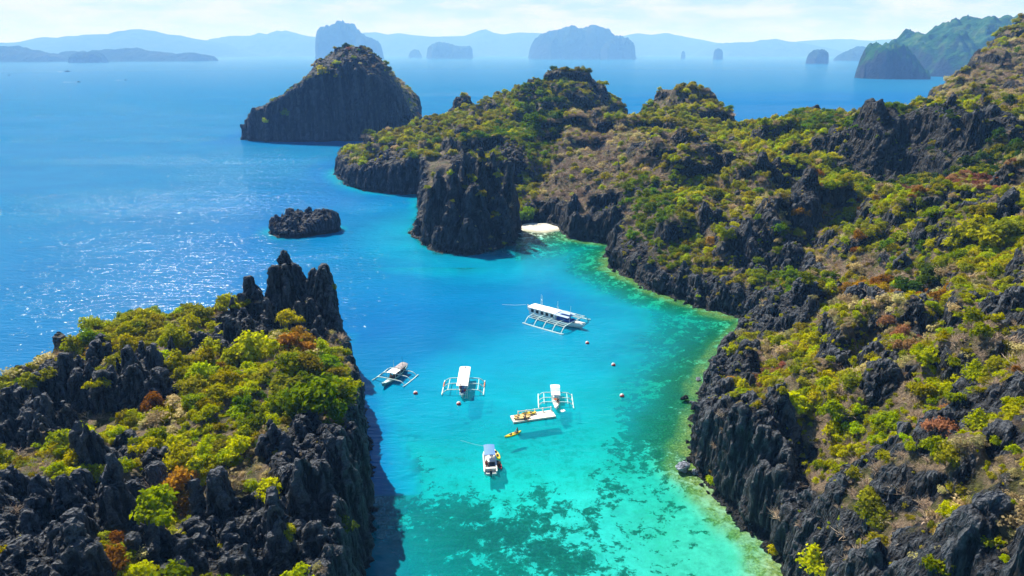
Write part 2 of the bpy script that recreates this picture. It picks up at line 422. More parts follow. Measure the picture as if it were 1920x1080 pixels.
# ------------------------------------------------------------------ land fields
class Land:
    def __init__(s, coast, ctrl, edge=2.2, warp=1.6, spires=(), karst=(3.2, 4.2), seed=0.0, relief=0.0, wild=1.0, terr=0.0, ring=6.0):
        s.relief = relief; s.wild = wild; s.terr = terr; s.ring = ring; s.cliffs = []
        s.coast = coast; s.edge = edge; s.warp = warp; s.spires = list(spires); s.karst = karst; s.seed = seed
        s.rbf = RBF([(c[0], c[1]) for c in ctrl], [c[2] for c in ctrl])
        s.rocks = []
        xs = [c[0] for c in coast]; ys = [c[1] for c in coast]; s.bb = (min(xs), min(ys), max(xs), max(ys))
    def inside(s, X, Y):
        q = 7.0
        wx = s.warp * (fbm(X / q + s.seed, Y / q, o=3) + 0.6 * pnoise(X / 2.3, Y / 2.3 + 4.0))
        wy = s.warp * (fbm(X / q + 31.0, Y / q + s.seed, o=3) + 0.6 * pnoise(X / 2.3 + 9.0, Y / 2.3))
        return sdist(s.coast, X + wx, Y + wy)
    def smooth_z(s, X, Y):
        d = sdist(s.coast, X, Y)
        return np.where(d > 0, s.rbf(X, Y) * sstep(0, s.edge, d), -1.0)
    def rock_mask(s, X, Y, base):
        m = np.zeros(X.shape, np.float32)
        n = fbm(X / 5.0, Y / 5.0, o=3) * 0.45
        for (cx, cy, rx, ry, st) in s.rocks:
            dd = np.sqrt(((X - cx) / rx) ** 2 + ((Y - cy) / ry) ** 2)
            m = np.maximum(m, st * sstep(1.15, 0.7, dd + n))
        # wild outcrops between the listed ones
        m = np.maximum(m, sstep(0.42, 0.62, fbm(X / 8.0 + 50, Y / 8.0, o=4)) * 0.85 * s.wild)
        return m
    def eval(s, X, Y):
        d = s.inside(X, Y)
        b = s.rbf(X, Y)
        rk = s.rock_mask(X, Y, b)
        rk = np.maximum(rk, sstep(s.ring, s.ring * 0.35, d) * 0.95)
        z = b + fbm(X / 9.0, Y / 9.0, o=3) * 0.9 + s.relief * (ridged(X / 26.0 + 3, Y / 26.0, o=2) - 0.52) * sstep(4, 16, d) * np.where(Y < 172, 0.7, 1.0)
        if s.terr:
            per = np.where(Y < 172, 6.5, 8.5); q = z / per + 0.55 * fbm(X / 34.0, Y / 34.0 + 7, o=3)
            fl = np.floor(q); st_ = (fl + sstep(0.36, 0.62, q - fl)) * per - 0.55 * per * fbm(X / 34.0, Y / 34.0 + 7, o=3)
            z = z + (st_ - z) * s.terr * sstep(-0.25, 0.25, pnoise(X / 30.0 + 70, Y / 30.0)) * sstep(3, 10, d)
        for (cx_, cy_, hw, ln, hh_, an) in s.cliffs:
            a_ = (X - cx_) * math.cos(an) + (Y - cy_) * math.sin(an); b_ = -(X - cx_) * math.sin(an) + (Y - cy_) * math.cos(an)
            b_ = b_ + 1.6 * fbm(X / 6.0 + cx_, Y / 6.0, o=3) - 0.25 * np.abs(a_) / hw * ln * 0.3
            k_ = sstep(0, 1.8, b_) * (1 - sstep(ln * 0.25, ln, b_)) * (1 - sstep(0.55, 1.1, np.abs(a_) / hw + 0.25 * fbm(X / 5.0, Y / 5.0 + cy_, o=2)))
            z = z + hh_ * k_
        amp, cell = s.karst
        ca, sa = math.cos(0.5), math.sin(0.5)
        xr = (X * ca + Y * sa) + fbm(X / 4, Y / 4, o=2) * 1.2; yr = (-X * sa + Y * ca) + fbm(X / 4 + 9, Y / 4, o=2) * 1.2
        f1, h1 = worley(xr / cell, yr / (cell * 1.7))
        f2, h2 = worley(xr / (cell * 0.42) + 5, yr / (cell * 0.6))
        b1 = np.clip(1 - np.abs(pnoise(xr / (cell * 1.25), yr / (cell * 2.9))) * 2.4, 0, 1) ** 2
        b2 = np.clip(1 - np.abs(pnoise(xr / (cell * 0.55) + 8, yr / (cell * 1.2) + 3)) * 2.2, 0, 1) ** 1.6
        hgt = np.clip(pnoise(xr / (cell * 1.6) + 21, yr / (cell * 1.6)) * 1.2 + 0.62, 0.1, 1.4)
        z = z + rk * (amp * 0.62 * (np.clip(1 - f1, 0, 1) ** 1.6 * (0.4 + 1.5 * h1) - 0.2) + amp * 0.85 * (b1 * hgt - 0.3) + amp * 0.42 * (b2 * hgt - 0.3))
        xs1, ys1 = X[0], Y[:, 0]
        for sp in s.spires:
            x0, y0, zt, r, asp, ang = sp[:6]; steep = sp[6] if len(sp) > 6 else 3.0
            reach = (r * 1.5 + (zt + 2) / steep + 3) * max(asp, 1.2)
            i0, i1 = np.searchsorted(xs1, (x0 - reach, x0 + reach)); j0, j1 = np.searchsorted(ys1, (y0 - reach, y0 + reach))
            if i1 <= i0 or j1 <= j0: continue
            w_ = np.s_[j0:j1, i0:i1]; Xs, Ys = X[w_], Y[w_]
            ca, sa = math.cos(ang), math.sin(ang)
            wx = fbm(Xs / 3.0 + x0, Ys / 3.0, o=3) * 0.28 * r; wy = fbm(Xs / 3.0, Ys / 3.0 + y0, o=3) * 0.28 * r
            px = ((Xs - x0 + wx) * ca + (Ys - y0 + wy) * sa) / asp; py = (-(Xs - x0 + wx) * sa + (Ys - y0 + wy) * ca)
            dd = np.sqrt(px * px + py * py)
            top = zt + 0.15 * r + 0.75 * r * (ridged(Xs / 1.3, Ys / 1.3, o=3) - 0.62) * np.clip(dd / r + 0.35, 0, 1)
            zz = top - np.maximum(dd - r * 0.22, 0) ** 1.08 * steep - dd * 0.7
            up = zz > z[w_]
            z[w_] = np.where(up, zz, z[w_]); rk[w_] = np.where(up & (dd < r * 4), 1.0, rk[w_])
        cl = sstep(0, s.edge, d)
        z = np.where(d > 0, np.maximum(z, 0.4) * cl + (cl - 1) * 0.3, -0.3 + d * 0.8)
        return z.astype(np.float32), d, rk

def build_land(L, name, box, grid, voxel, mat, disp=(0.55, 0.3), zfloor=-7.0):
    """closed height-field, remeshed evenly so that cliffs get real faces, then fluted"""
    x0, y0, x1, y1 = box
    xs = np.arange(x0, x1 + grid, grid, dtype=np.float32); ys = np.arange(y0, y1 + grid, grid, dtype=np.float32)
    X, Y = np.meshgrid(xs, ys)
    Z, D, RK = L.eval(X, Y)
    L.grids = getattr(L, 'grids', []) + [(xs, ys, Z, D, RK)]
    keep = D > -1.2
    ny, nx = X.shape
    cell = keep[:-1, :-1] & keep[1:, :-1] & keep[:-1, 1:] & keep[1:, 1:]
    idx = np.arange(ny * nx).reshape(ny, nx)
    a, b, c, d = idx[:-1, :-1][cell], idx[:-1, 1:][cell], idx[1:, 1:][cell], idx[1:, :-1][cell]
    N = ny * nx
    top = np.stack([a, b, c, d], 1); bot = np.stack([a, d, c, b], 1) + N
    pad = np.pad(cell, 1); sides = []
    cc = pad[1:-1, 1:-1]
    for (nb, p, q) in ((pad[:-2, 1:-1], (0, 0), (0, 1)), (pad[2:, 1:-1], (1, 1), (1, 0)), (pad[1:-1, :-2], (1, 0), (0, 0)), (pad[1:-1, 2:], (0, 1), (1, 1))):
        jj, ii = np.nonzero(cc & ~nb)
        P = idx[jj + p[0], ii + p[1]]; Q = idx[jj + q[0], ii + q[1]]
        sides.append(np.stack([Q, P, P + N, Q + N], 1))
    F = np.concatenate([top, bot] + sides)
    V = np.concatenate([np.stack([X.ravel(), Y.ravel(), Z.ravel()], 1), np.stack([X.ravel(), Y.ravel(), np.full(N, zfloor, np.float32)], 1)])
    used = np.zeros(2 * N, bool); used[F.ravel()] = True
    remap = np.cumsum(used) - 1
    me = np_mesh('tmp', V[used], remap[F])
    o = link('tmp_land', me)
    md = o.modifiers.new('r', 'REMESH'); md.mode = 'VOXEL'; md.voxel_size = voxel; md.adaptivity = 0.0
    dg = bpy.context.evaluated_depsgraph_get()
    me2 = bpy.data.meshes.new_from_object(o.evaluated_get(dg))
    bpy.data.objects.remove(o); bpy.data.meshes.remove(me)
    me2.name = name
    V = verts_of(me2); Nn = normals_of(me2)
    x, y, z = V[:, 0], V[:, 1], V[:, 2]
    rk = sample((xs, ys, RK), x, y)
    slope = 1 - np.clip(Nn[:, 2], 0, 1)
    rock = np.clip(np.maximum(rk, sstep(0.50, 0.72, slope)), 0, 1)
    vq = max(voxel, 0.34); s1 = 1 / (vq * 5.5); s2 = 1 / (vq * 2.6)
    wq = 0.5 * pnoise(x * 0.4, y * 0.4, z * 0.25)
    k1 = ridged(x * s1 + wq, y * s1 - wq, z * s1 * 0.07, 3) - 0.55
    k2 = ridged(x * s2 + wq, y * s2, z * s2 * 0.14, 2) - 0.55
    k3 = ridged(x * s1 * 0.4, y * s1 * 0.4, z * s1 * 0.16, 2) - 0.5
    k4 = ridged(x * s1 * 2.1 + 7, y * s1 * 2.1, z * s1 * 0.2, 2) - 0.5
    amt = (disp[0] * k1 * 2.0 + disp[1] * k2 * 2.0 + disp[0] * 1.2 * k3 + disp[1] * 1.6 * k4) * (0.12 + 0.88 * rock)
    hor = Nn.copy(); hor[:, 2] *= 0.55
    V = V + hor * amt[:, None]
    # sea-cut notch just above the waterline
    notch = np.exp(-((V[:, 2] - 0.7) / 0.8) ** 2) * sstep(0.3, 0.75, slope)
    V[:, :2] -= Nn[:, :2] * (notch * 0.9)[:, None]
    me2.vertices.foreach_set('co', V.astype(np.float32).ravel())
    set_attr(me2, 'rock', rock)
    me2.materials.clear(); me2.materials.append(mat)
    me2.polygons.foreach_set('use_smooth', np.zeros(len(me2.polygons), bool))
    me2.update()
    return link(name, me2)

def sample(g, x, y):
    xs, ys, Z = g
    i = np.clip((x - xs[0]) / (xs[1] - xs[0]), 0, len(xs) - 1.001); j = np.clip((y - ys[0]) / (ys[1] - ys[0]), 0, len(ys) - 1.001)
    a = i.astype(int); b = j.astype(int); fx = i - a; fy = j - b
    return (Z[b, a] * (1 - fx) + Z[b, a + 1] * fx) * (1 - fy) + (Z[b + 1, a] * (1 - fx) + Z[b + 1, a + 1] * fx) * fy

G = lambda lst: [pix(u, v)[:2] for u, v in lst]
Cz = lambda lst: [pix(u, v, z) for u, v, z in lst]
Cy = lambda lst: [(lambda p: (p[0], p[1], p[2] - (2.2 if y > 300 else 1.0 if y > 239 else 0.0)))(pixy(u, v, y)) for u, v, y in lst]
def spire(u, v, y, r, asp=1.0, ang=0.0, steep=3.0):
    p = pixy(u, v, y); return (p[0], p[1], p[2], r, asp, R(ang), steep)

# ---- left headland
LH_coast = G([(640, 655), (660, 690), (672, 730), (690, 790), (696, 880), (693, 960), (690, 1080)]) + [(-16, 55), (-18, 40), (-40, 30), (-80, 40), (-92, 70), (-86, 97)] + \
    [(-84, 103), (-80, 118), (-72, 126), (-62, 130), (-52, 134), (-46, 141), (-40, 143), (-36, 142)]
LH_ctrl = Cz([(672, 750, 9), (600, 720, 14), (520, 690, 15), (430, 700, 15), (330, 650, 14), (250, 630, 14), (140, 692, 10.5), (60, 735, 9.5), (10, 785, 9),
              (350, 780, 14), (250, 770, 12), (450, 800, 14), (560, 770, 13), (520, 840, 15), (300, 860, 13), (420, 890, 13), (150, 830, 11.5),
              (60, 870, 16), (100, 950, 17), (200, 910, 14), (30, 1040, 19), (300, 1000, 10.5), (400, 960, 13), (450, 1060, 12), (560, 1000, 12.5),
              (610, 1080, 12), (300, 1250, 14), (600, 1250, 14), (0, 1250, 17), (420, 595, 12), (500, 610, 10), (560, 625, 10), (620, 640, 9), (640, 670, 10)])
LH_sp = [spire(540, 500, 131, 4.0, 1.4, 20, 3.2), spire(615, 540, 128.5, 3.6, 1.3, 20, 3.6), spire(590, 600, 126, 3.4, 1.6, 20, 3.0), spire(533, 470, 133, 2.5, 1.3, 20, 5.0), spire(520, 500, 131, 2.5, 1.5, 10, 4.5), spire(560, 510, 133, 2.0, 1.4, -20, 4.5), spire(610, 497, 130, 2.4, 1.4, 20, 4.5), spire(630, 530, 128, 2.2, 1.3, 0, 4.2),
         spire(583, 505, 132, 1.5, 1.2, 0, 5), spire(467, 520, 130, 1.5, 1.3, 20, 3.8), spire(482, 545, 129, 1.6, 1.3, 0, 3.5), spire(450, 550, 129, 1.5, 1.3, 0, 3), spire(645, 530, 128, 2.6, 1.2, 30, 4.2), spire(652, 575, 126.5, 2.2, 1.2, 60, 4.2), spire(640, 590, 126, 2.4, 1.3, 60, 4.0), spire(650, 640, 122, 2.0, 1.3, 60, 4.0), spire(575, 560, 128, 2.4, 1.5, 20, 3.5),
         spire(115, 666, 91, 1.65, 1.3, 80, 5.0), spire(165, 674, 90, 1.65, 1.2, 80, 4.6), spire(238, 654, 92, 1.93, 1.3, 80, 4.5), spire(65, 700, 88, 1.80, 1.2, 70, 4.0), spire(18, 731, 86, 1.93, 1.3, 60, 3.5), spire(90, 686, 90, 1.51, 1.2, 70, 4.2), spire(140, 696, 89, 1.80, 1.2, 70, 4.0),
         spire(255, 686, 89, 2.20, 1.3, 40, 3.6), spire(290, 698, 88, 2.34, 1.4, 40, 2.8), spire(210, 686, 90, 1.65, 1.2, 40, 4), spire(188, 696, 88, 1.65, 1.2, 40, 4), spire(40, 786, 82, 2.75, 1.3, 60, 3), spire(75, 761, 83, 2.48, 1.2, 60, 3.2),
         spire(540, 820, 76, 1.1, 1.5, 70, 4.0), spire(515, 800, 79, 1.0, 1.3, 70, 4.0), spire(60, 830, 80, 2.0, 1.4, 60, 2.6), spire(110, 860, 76, 2.0, 1.4, 60, 2.8), spire(90, 935, 66, 1.7, 1.4, 60, 3), spire(20, 910, 70, 1.8, 1.3, 40, 3),
         spire(150, 985, 62, 1.5, 1.5, 60, 3.2), spire(40, 1010, 57, 1.5, 1.5, 50, 3.0), spire(370, 960, 66, 1.3, 1.5, 60, 3.4), spire(440, 950, 68, 1.3, 1.5, 70, 3.4), spire(375, 1035, 60, 1.2, 1.4, 70, 3.6), spire(455, 1040, 60, 1.2, 1.4, 70, 3.6), spire(215, 860, 78, 1.4, 1.3, 70, 3.0),
         spire(480, 1000, 64, 1.2, 1.5, 70, 3.5), spire(540, 990, 66, 1.2, 1.5, 70, 3.5), spire(250, 900, 72, 1.2, 1.3, 70, 3.0), spire(200, 1040, 57, 1.3, 1.4, 70, 3.0), spire(600, 1010, 66, 1.1, 1.5, 70, 3.5)]
LH = Land(LH_coast, LH_ctrl, edge=2.4, warp=1.3, spires=LH_sp, karst=(4.4, 2.7), seed=2.0, wild=0.25, ring=3.2)

# ---- right land: coast read off the waterline, the hidden back coast closed behind the ridges
RL_coast = G([(1450, 1080), (1440, 1020), (1385, 975), (1338, 925), (1300, 890), (1290, 845), (1302, 800), (1316, 772), (1310, 740), (1324, 705), (1352, 662), (1392, 618), (1415, 605),
              (1360, 592), (1290, 567), (1230, 547), (1180, 522), (1145, 503), (1140, 482), (1160, 458), (1120, 453), (1062, 447), (1050, 430), (1036, 419), (1006, 414), (980, 424), (970, 438), (962, 458),
              (930, 470), (870, 480), (820, 474), (790, 458), (770, 437), (785, 405), (788, 365), (740, 364), (690, 359), (648, 347), (629, 327), (634, 312)]) + \
    [(-88, 385), (-70, 402), (-52, 418), (-43, 436), (-40, 470), (-10, 492), (40, 500), (72, 480), (72, 440), (68, 405), (74, 382), (100, 408), (138, 396), (146, 366), (140, 350), (152, 345), (172, 330), (200, 350), (226, 385), (264, 432), (322, 475), (440, 490),
     (460, 300), (420, 100), (220, 10), (60, 12), (36, 30), (31, 50)]
RL_ctrl = Cz([(1455, 1060, 4), (1350, 790, 9), (1400, 775, 14.5), (1455, 775, 14.5), (1500, 900, 7), (1540, 810, 14), (1600, 700, 16), (1700, 700, 20), (1800, 700, 24), (1900, 700, 27),
              (1600, 850, 14), (1700, 850, 19), (1800, 850, 23), (1900, 850, 27), (1545, 960, 9), (1650, 1000, 15), (1750, 1000, 19), (1850, 1000, 23), (1910, 1070, 27), (1500, 1060, 6), (1600, 1070, 11), (1560, 1250, 10), (1900, 1250, 28),
              (1560, 620, 15), (1650, 600, 18), (1750, 600, 20), (1850, 600, 24), (1910, 600, 27), (1420, 690, 9), (1345, 720, 5), (1480, 620, 9), (1400, 640, 5),
              (1560, 520, 13), (1560, 450, 15), (1560, 400, 18), (1560, 340, 22), (1560, 300, 27), (1560, 230, 33), (1700, 540, 17), (1700, 450, 20), (1700, 380, 23), 
              (1850, 540, 24), (1850, 450, 27), (1850, 380, 30), (1850, 330, 33), (2100, 700, 32), (2100, 400, 40), (2100, 1000, 32),
              (1400, 580, 4), (1440, 530, 7), (1400, 500, 8), (1400, 440, 12), (1400, 380, 16), (1400, 320, 21), (1400, 270, 25), (1290, 545, 4), (1250, 500, 5.5), (1250, 450, 10), (1250, 400, 14), (1250, 340, 19), (1250, 280, 25), (1170, 480, 5),
              (1100, 425, 5), (1100, 380, 10), (1100, 320, 16), (1100, 270, 22), (1100, 240, 27), (1065, 400, 8), (1000, 405, 3.5), (1010, 425, 1.0), (985, 425, 1.0), (1000, 340, 11), (1000, 280, 19), (1000, 240, 25)]) + \
    Cy([(1160, 240, 352), (1000, 200, 391), (1040, 139, 440), (1090, 142, 440), (1115, 150, 432), (1138, 190, 425), (950, 172, 420), (900, 200, 415), (866, 184, 440), (845, 196, 440), (828, 232, 438), (905, 205, 436), (790, 237, 380), (700, 287, 335), (650, 303, 338), (740, 262, 350), (850, 250, 340), (900, 262, 300),
        (1288, 163, 372), (1335, 180, 368), (1255, 170, 372), (1225, 184, 372), (1370, 214, 350), (1396, 246, 335), (1420, 288, 330), (1438, 262, 328), (1500, 200, 322), (1555, 208, 312), (1590, 228, 300), (1600, 345, 222), (1640, 348, 216), (1640, 300, 219), (1640, 245, 225), (1650, 222, 240), (1700, 335, 211), (1700, 290, 214), (1700, 245, 218), (1700, 226, 226), (1770, 335, 198), (1770, 290, 201), (1770, 240, 205), (1770, 220, 214), (1850, 290, 192), (1850, 240, 200), (1850, 222, 208), (1920, 220, 200), (1700, 228, 262), (1800, 225, 250),
        (1745, 190, 330), (1800, 135, 350), (1835, 100, 375), (1885, 55, 400), (1920, 32, 410), (2000, 10, 420), (1850, 160, 320), (1920, 120, 330), (2100, 0, 430), (2100, 150, 320), (1800, 180, 310)]) + \
    [(325, 465, 45), (270, 425, 40), (235, 390, 30), (150, 338, 5), (120, 396, 8), (64, 382, 14), (132, 352, 7), (140, 346, 5), (84, 396, 12), (40, 490, 22), (-30, 470, 18), (430, 440, 70), (430, 150, 45), (100, 20, 25)]
RL_sp = [spire(858, 184, 440, 7.0, 1.2, 0, 2.2), spire(874, 187, 438, 6.0, 1.2, 0, 2.0), spire(870, 282, 226, 2.6, 1.3, 90, 5.5), spire(902, 276, 230, 3.0, 1.3, 90, 5.0), spire(925, 283, 232, 2.4, 1.3, 90, 5.0), spire(963, 288, 236, 2.6, 1.2, 30, 3.6), spire(822, 322, 222, 3.0, 1.2, 60, 6.0), spire(850, 300, 221, 3.0, 1.2, 30, 5.0), spire(800, 345, 221, 3.0, 1.0, 30, 5.0), spire(888, 345, 219, 5.0, 1.2, 30, 2.6), spire(845, 375, 216, 3.4, 1.2, 30, 3.4), spire(785, 405, 232, 2.0, 1.2, 30, 4.0), spire(935, 365, 225, 4.0, 1.2, 30, 2.0), spire(880, 410, 211.5, 3.0, 1.6, 0, 3.0), spire(815, 415, 215, 2.0, 1.2, 0, 4),
         spire(1075, 362, 236, 2.5, 1.2, 20, 4.5), spire(1063, 380, 235, 2.4, 1.2, 20, 4.0),
         spire(1372, 626, 130, 1.7, 1.3, 60, 4.0), spire(1395, 640, 128, 2.1, 1.3, 60, 3.2), spire(1425, 605, 130, 2.0, 1.4, 60, 3.8), spire(1455, 572, 132, 2.6, 1.4, 30, 3.6), spire(1490, 552, 134, 3.2, 1.4, 30, 3.6), spire(1520, 560, 132, 2.8, 1.3, 30, 3.4), spire(1465, 612, 126, 2.6, 1.3, 30, 3.2), spire(1350, 672, 124, 1.6, 1.3, 60, 3), spire(1325, 705, 118, 2.0, 1.4, 60, 3), spire(1340, 745, 108, 1.5, 1.4, 60, 3),
         spire(1398, 762, 83, 2.0, 1.8, 80, 6.0), spire(1430, 756, 84, 2.0, 1.6, 80, 6.0), spire(1460, 775, 82, 1.6, 1.5, 80, 6.0), spire(1380, 800, 80.5, 1.4, 1.5, 80, 5), spire(1345, 800, 83, 1.4, 1.5, 60, 4.0), spire(1475, 830, 77.5, 1.3, 1.5, 80, 5),
         spire(1560, 585, 116, 1.4, 1.3, 30, 3.2), spire(1590, 590, 114, 1.2, 1.3, 30, 3.4), spire(1632, 570, 115, 1.8, 1.5, 40, 3), spire(1710, 580, 111, 2.2, 1.5, 20, 2.6), spire(1740, 590, 108, 2.0, 1.4, 20, 2.6), spire(1540, 690, 94, 1.6, 1.3, 20, 3), spire(1570, 705, 92, 1.8, 1.4, 20, 2.6),
         spire(1560, 345, 205, 2.6, 1.3, 20, 3), spire(1575, 355, 203, 2.6, 1.3, 20, 3.2), spire(1280, 250, 300, 5, 1.5, 0, 2.5), spire(1310, 262, 296, 5, 1.5, 0, 2.5), spire(1245, 245, 302, 4, 1.4, 0, 2.4), spire(1480, 380, 185, 3, 1.4, 20, 2.5), spire(1385, 355, 212, 2.5, 1.4, 20, 2.8),
         spire(1530, 195, 318, 2.0, 1.5, 0, 2.2), spire(1565, 203, 312, 1.8, 1.3, 0, 2.4), spire(1460, 222, 326, 1.8, 1.5, 0, 2.2), spire(1620, 215, 300, 1.8, 1.5, 0, 2.4), spire(1720, 205, 280, 2.2, 1.5, 0, 2.4), spire(1685, 220, 286, 1.8, 1.4, 0, 2.4), spire(1790, 205, 262, 2.0, 1.4, 0, 2.2), spire(1840, 215, 250, 2.2, 1.4, 0, 2.2), spire(1890, 210, 240, 2.0, 1.4, 0, 2.2), spire(1800, 132, 352, 2.4, 1.3, 0, 2.0), spire(1770, 160, 345, 2.4, 1.3, 0, 2.0),
         spire(1500, 990, 66, 1.6, 1.4, 60, 3), spire(1780, 870, 66, 1.6, 1.4, 20, 2.6), spire(1690, 880, 66, 1.3, 1.4, 20, 3), spire(1600, 895, 67, 1.4, 1.4, 20, 3), spire(1640, 880, 67, 1.1, 1.3, 20, 3), spire(1830, 770, 77, 1.6, 1.4, 20, 2.6), spire(1860, 790, 74, 1.6, 1.4, 20, 2.6), spire(1540, 950, 67, 1.2, 1.3, 60, 3)]
RLD = Land(RL_coast, RL_ctrl, edge=2.2, warp=1.5, spires=RL_sp, karst=(3.6, 3.0), seed=11.0, relief=8.5, terr=0.9)

# ---- island standing off behind the lagoon
prof = [(450, 262), (456, 236), (490, 216), (520, 197), (548, 180), (565, 168), (592, 146), (602, 126), (622, 106), (648, 95), (680, 93), (705, 104), (726, 121), (746, 150), (762, 180), (776, 206), (784, 228), (792, 250)]
YB = 545.0
PB = [pixy(u, v, YB) for u, v in prof]
front = [pix(u, v)[:2] for u, v in ((452, 262), (500, 266), (560, 266), (620, 265), (680, 264), (740, 262), (785, 258))]
BI_coast = front + [(-70, 560), (-78, 600), (-110, 640), (-170, 640), (-205, 590)]
BI_ctrl = [(p[0], p[1], p[2]) for p in PB[1:-1]] + [(p[0], 529, max(2, p[2] * 1.0)) for p in PB[1:-1:2]] + [(p[0], 521, max(2, p[2] * 0.97)) for p in PB[1:-1:2]] + [(-120, 600, 42), (-160, 600, 26), (-95, 590, 35), (-120, 638, 20), (-170, 635, 12)]
BI = Land(BI_coast, BI_ctrl, edge=3.5, warp=4.5, spires=[], karst=(4.0, 6.0), seed=23.0)

# ---- low rock islet in the channel
IS_coast = G([(505, 438), (520, 447), (560, 447), (600, 441), (636, 434), (641, 428), (620, 420), (560, 420), (510, 428)])
IS_ctrl = Cy([(520, 414, 236), (545, 410, 237), (575, 420, 237), (600, 404, 238), (625, 404, 239), (512, 428, 235), (638, 414, 239)])
IS = Land(IS_coast, IS_ctrl, edge=1.2, warp=0.9, spires=[spire(596, 393, 238, 1.0, 1.4, 0, 2.5), spire(622, 394, 239, 1.4, 1.4, 0, 2.5), spire(545, 402, 236, 1.2, 1.4, 0, 2), spire(522, 406, 236, 1.0, 1.4, 0, 2.5)], karst=(2.6, 2.2), seed=31.0)
LANDS = [LH, RLD, BI, IS]

def hit(u, v):
    """first land point seen through a photo pixel (smooth terrain), else the water"""
    d = ray(u, v)
    y = np.arange(30, 640, 0.75, dtype=np.float32); t = y / d[1]; x = d[0] * t; z = CAM_H + d[2] * t
    best = None
    for L in LANDS:
        zz = L.smooth_z(x, y); k = np.nonzero((zz > z) & (zz > 0))[0]
        if len(k) and (best is None or k[0] < best[0]): best = (k[0], L)
    if best is None: return (*pix(u, v), None)
    k = best[0]; return (float(x[k]), float(y[k]), float(z[k]), best[1])

def rock_blob(u, v, ru, rv, st=1.0):
    x, y, z, L = hit(u, v)
    if L is None: return
    dep = depth_of(x, y, z); look = math.atan2(CAM_H - z, y)
    k = 1.0 if L is LH else 0.7 if y < 150 else 0.6
    L.rocks.append((x, y, k * ru * dep / FPX, k * min(rv * dep / FPX / max(math.sin(look), 0.3), 60), st))
for a in [(540, 600, 120, 60), (440, 640, 60, 40), (110, 740, 110, 60), (250, 720, 60, 50), (60, 830, 90, 70), (110, 960, 140, 110), (60, 1060, 150, 80), (240, 960, 60, 90), (600, 900, 80, 150), (560, 830, 50, 60), (450, 1030, 130, 70), (400, 985, 60, 40), (630, 1050, 70, 60), (330, 1060, 80, 40), (210, 860, 50, 40),
          (1400, 850, 110, 130), (1470, 900, 50, 120), (1370, 690, 80, 50), (1470, 610, 80, 60), (1340, 740, 60, 40), (1190, 490, 60, 40), (1300, 560, 120, 22), (1400, 595, 60, 22), (1560, 700, 45, 35), (1640, 760, 60, 20), (1720, 600, 50, 40), (1900, 640, 60, 60), (1880, 590, 40, 40), (1620, 590, 45, 30),
          (1640, 900, 70, 30), (1740, 890, 70, 35), (1850, 790, 70, 45), (1820, 1030, 140, 60), (1690, 1060, 80, 40), (1880, 1060, 80, 60), (1530, 990, 40, 60), (1880, 850, 40, 40), (1800, 760, 60, 30),
          (1280, 270, 75, 45), (1330, 320, 70, 35), (1200, 300, 40, 20), (1440, 340, 70, 22), (1400, 470, 70, 55), (1490, 430, 50, 40), (1560, 380, 40, 40), (1640, 270, 70, 60), (1720, 240, 90, 40), (1800, 230, 90, 45), (1880, 250, 60, 50), (1850, 420, 40, 40), (1760, 440, 30, 25), (1530, 200, 50, 14), (1450, 225, 40, 12), (1120, 440, 60, 18), (1075, 400, 25, 40), (1500, 500, 40, 40),
          (870, 380, 110, 110), (960, 310, 40, 50), (710, 320, 90, 40), (1120, 170, 30, 40), (1000, 165, 25, 22), (1830, 120, 20, 30), (1740, 190, 30, 15), (1560, 270, 40, 40), (1340, 440, 25, 18), (1470, 335, 40, 15)]:
    rock_blob(*a)
RLD.rocks.append((-15, 222, 22, 14, 1.0))
for u, v, hw, hh_, ang in [(1285, 312, 60, 6, 0), (1330, 342, 80, 7, 10), (1215, 320, 35, 4, 0), (1180, 300, 40, 4, 0), (1440, 355, 75, 6, 0), (1560, 415, 60, 8, 10), (1490, 455, 60, 8, 0), (1400, 495, 70, 7, -15), (1340, 450, 30, 4, 0), (1640, 480, 50, 5, 10), (1720, 425, 60, 5, 0), (1850, 445, 55, 8, 20), (1760, 470, 40, 5, 0),
                           (1060, 255, 70, 7, 0), (1000, 205, 40, 5, 0), (1090, 212, 40, 7, 10), (960, 335, 50, 6, 0), (1530, 275, 60, 4, 0), (1460, 275, 45, 6, 0), (1610, 560, 60, 4, 0), (1540, 735, 50, 4, 10), (1640, 785, 60, 4, 0), (1740, 625, 60, 5, 10), (1880, 690, 60, 6, 20), (1700, 940, 90, 5, 10), (1830, 905, 60, 5, 10), (1850, 1060, 90, 5, 0), (1620, 335, 40, 3, 0), (1830, 190, 40, 4, 25), (1885, 130, 30, 4, 25), (1500, 600, 50, 5, 0)]:
    x, y, z, L = hit(u, v)
    if L is RLD:
        dep = depth_of(x, y, z); RLD.cliffs.append((x, y, hw * dep / FPX, 10 + 0.05 * y, hh_ * (0.62 if y < 130 else 0.85), R(ang)))
BI.rocks.append((-140, 516, 90, 18, 0.9))
IS.rocks.append((-70, 238, 30, 12, 1.0))

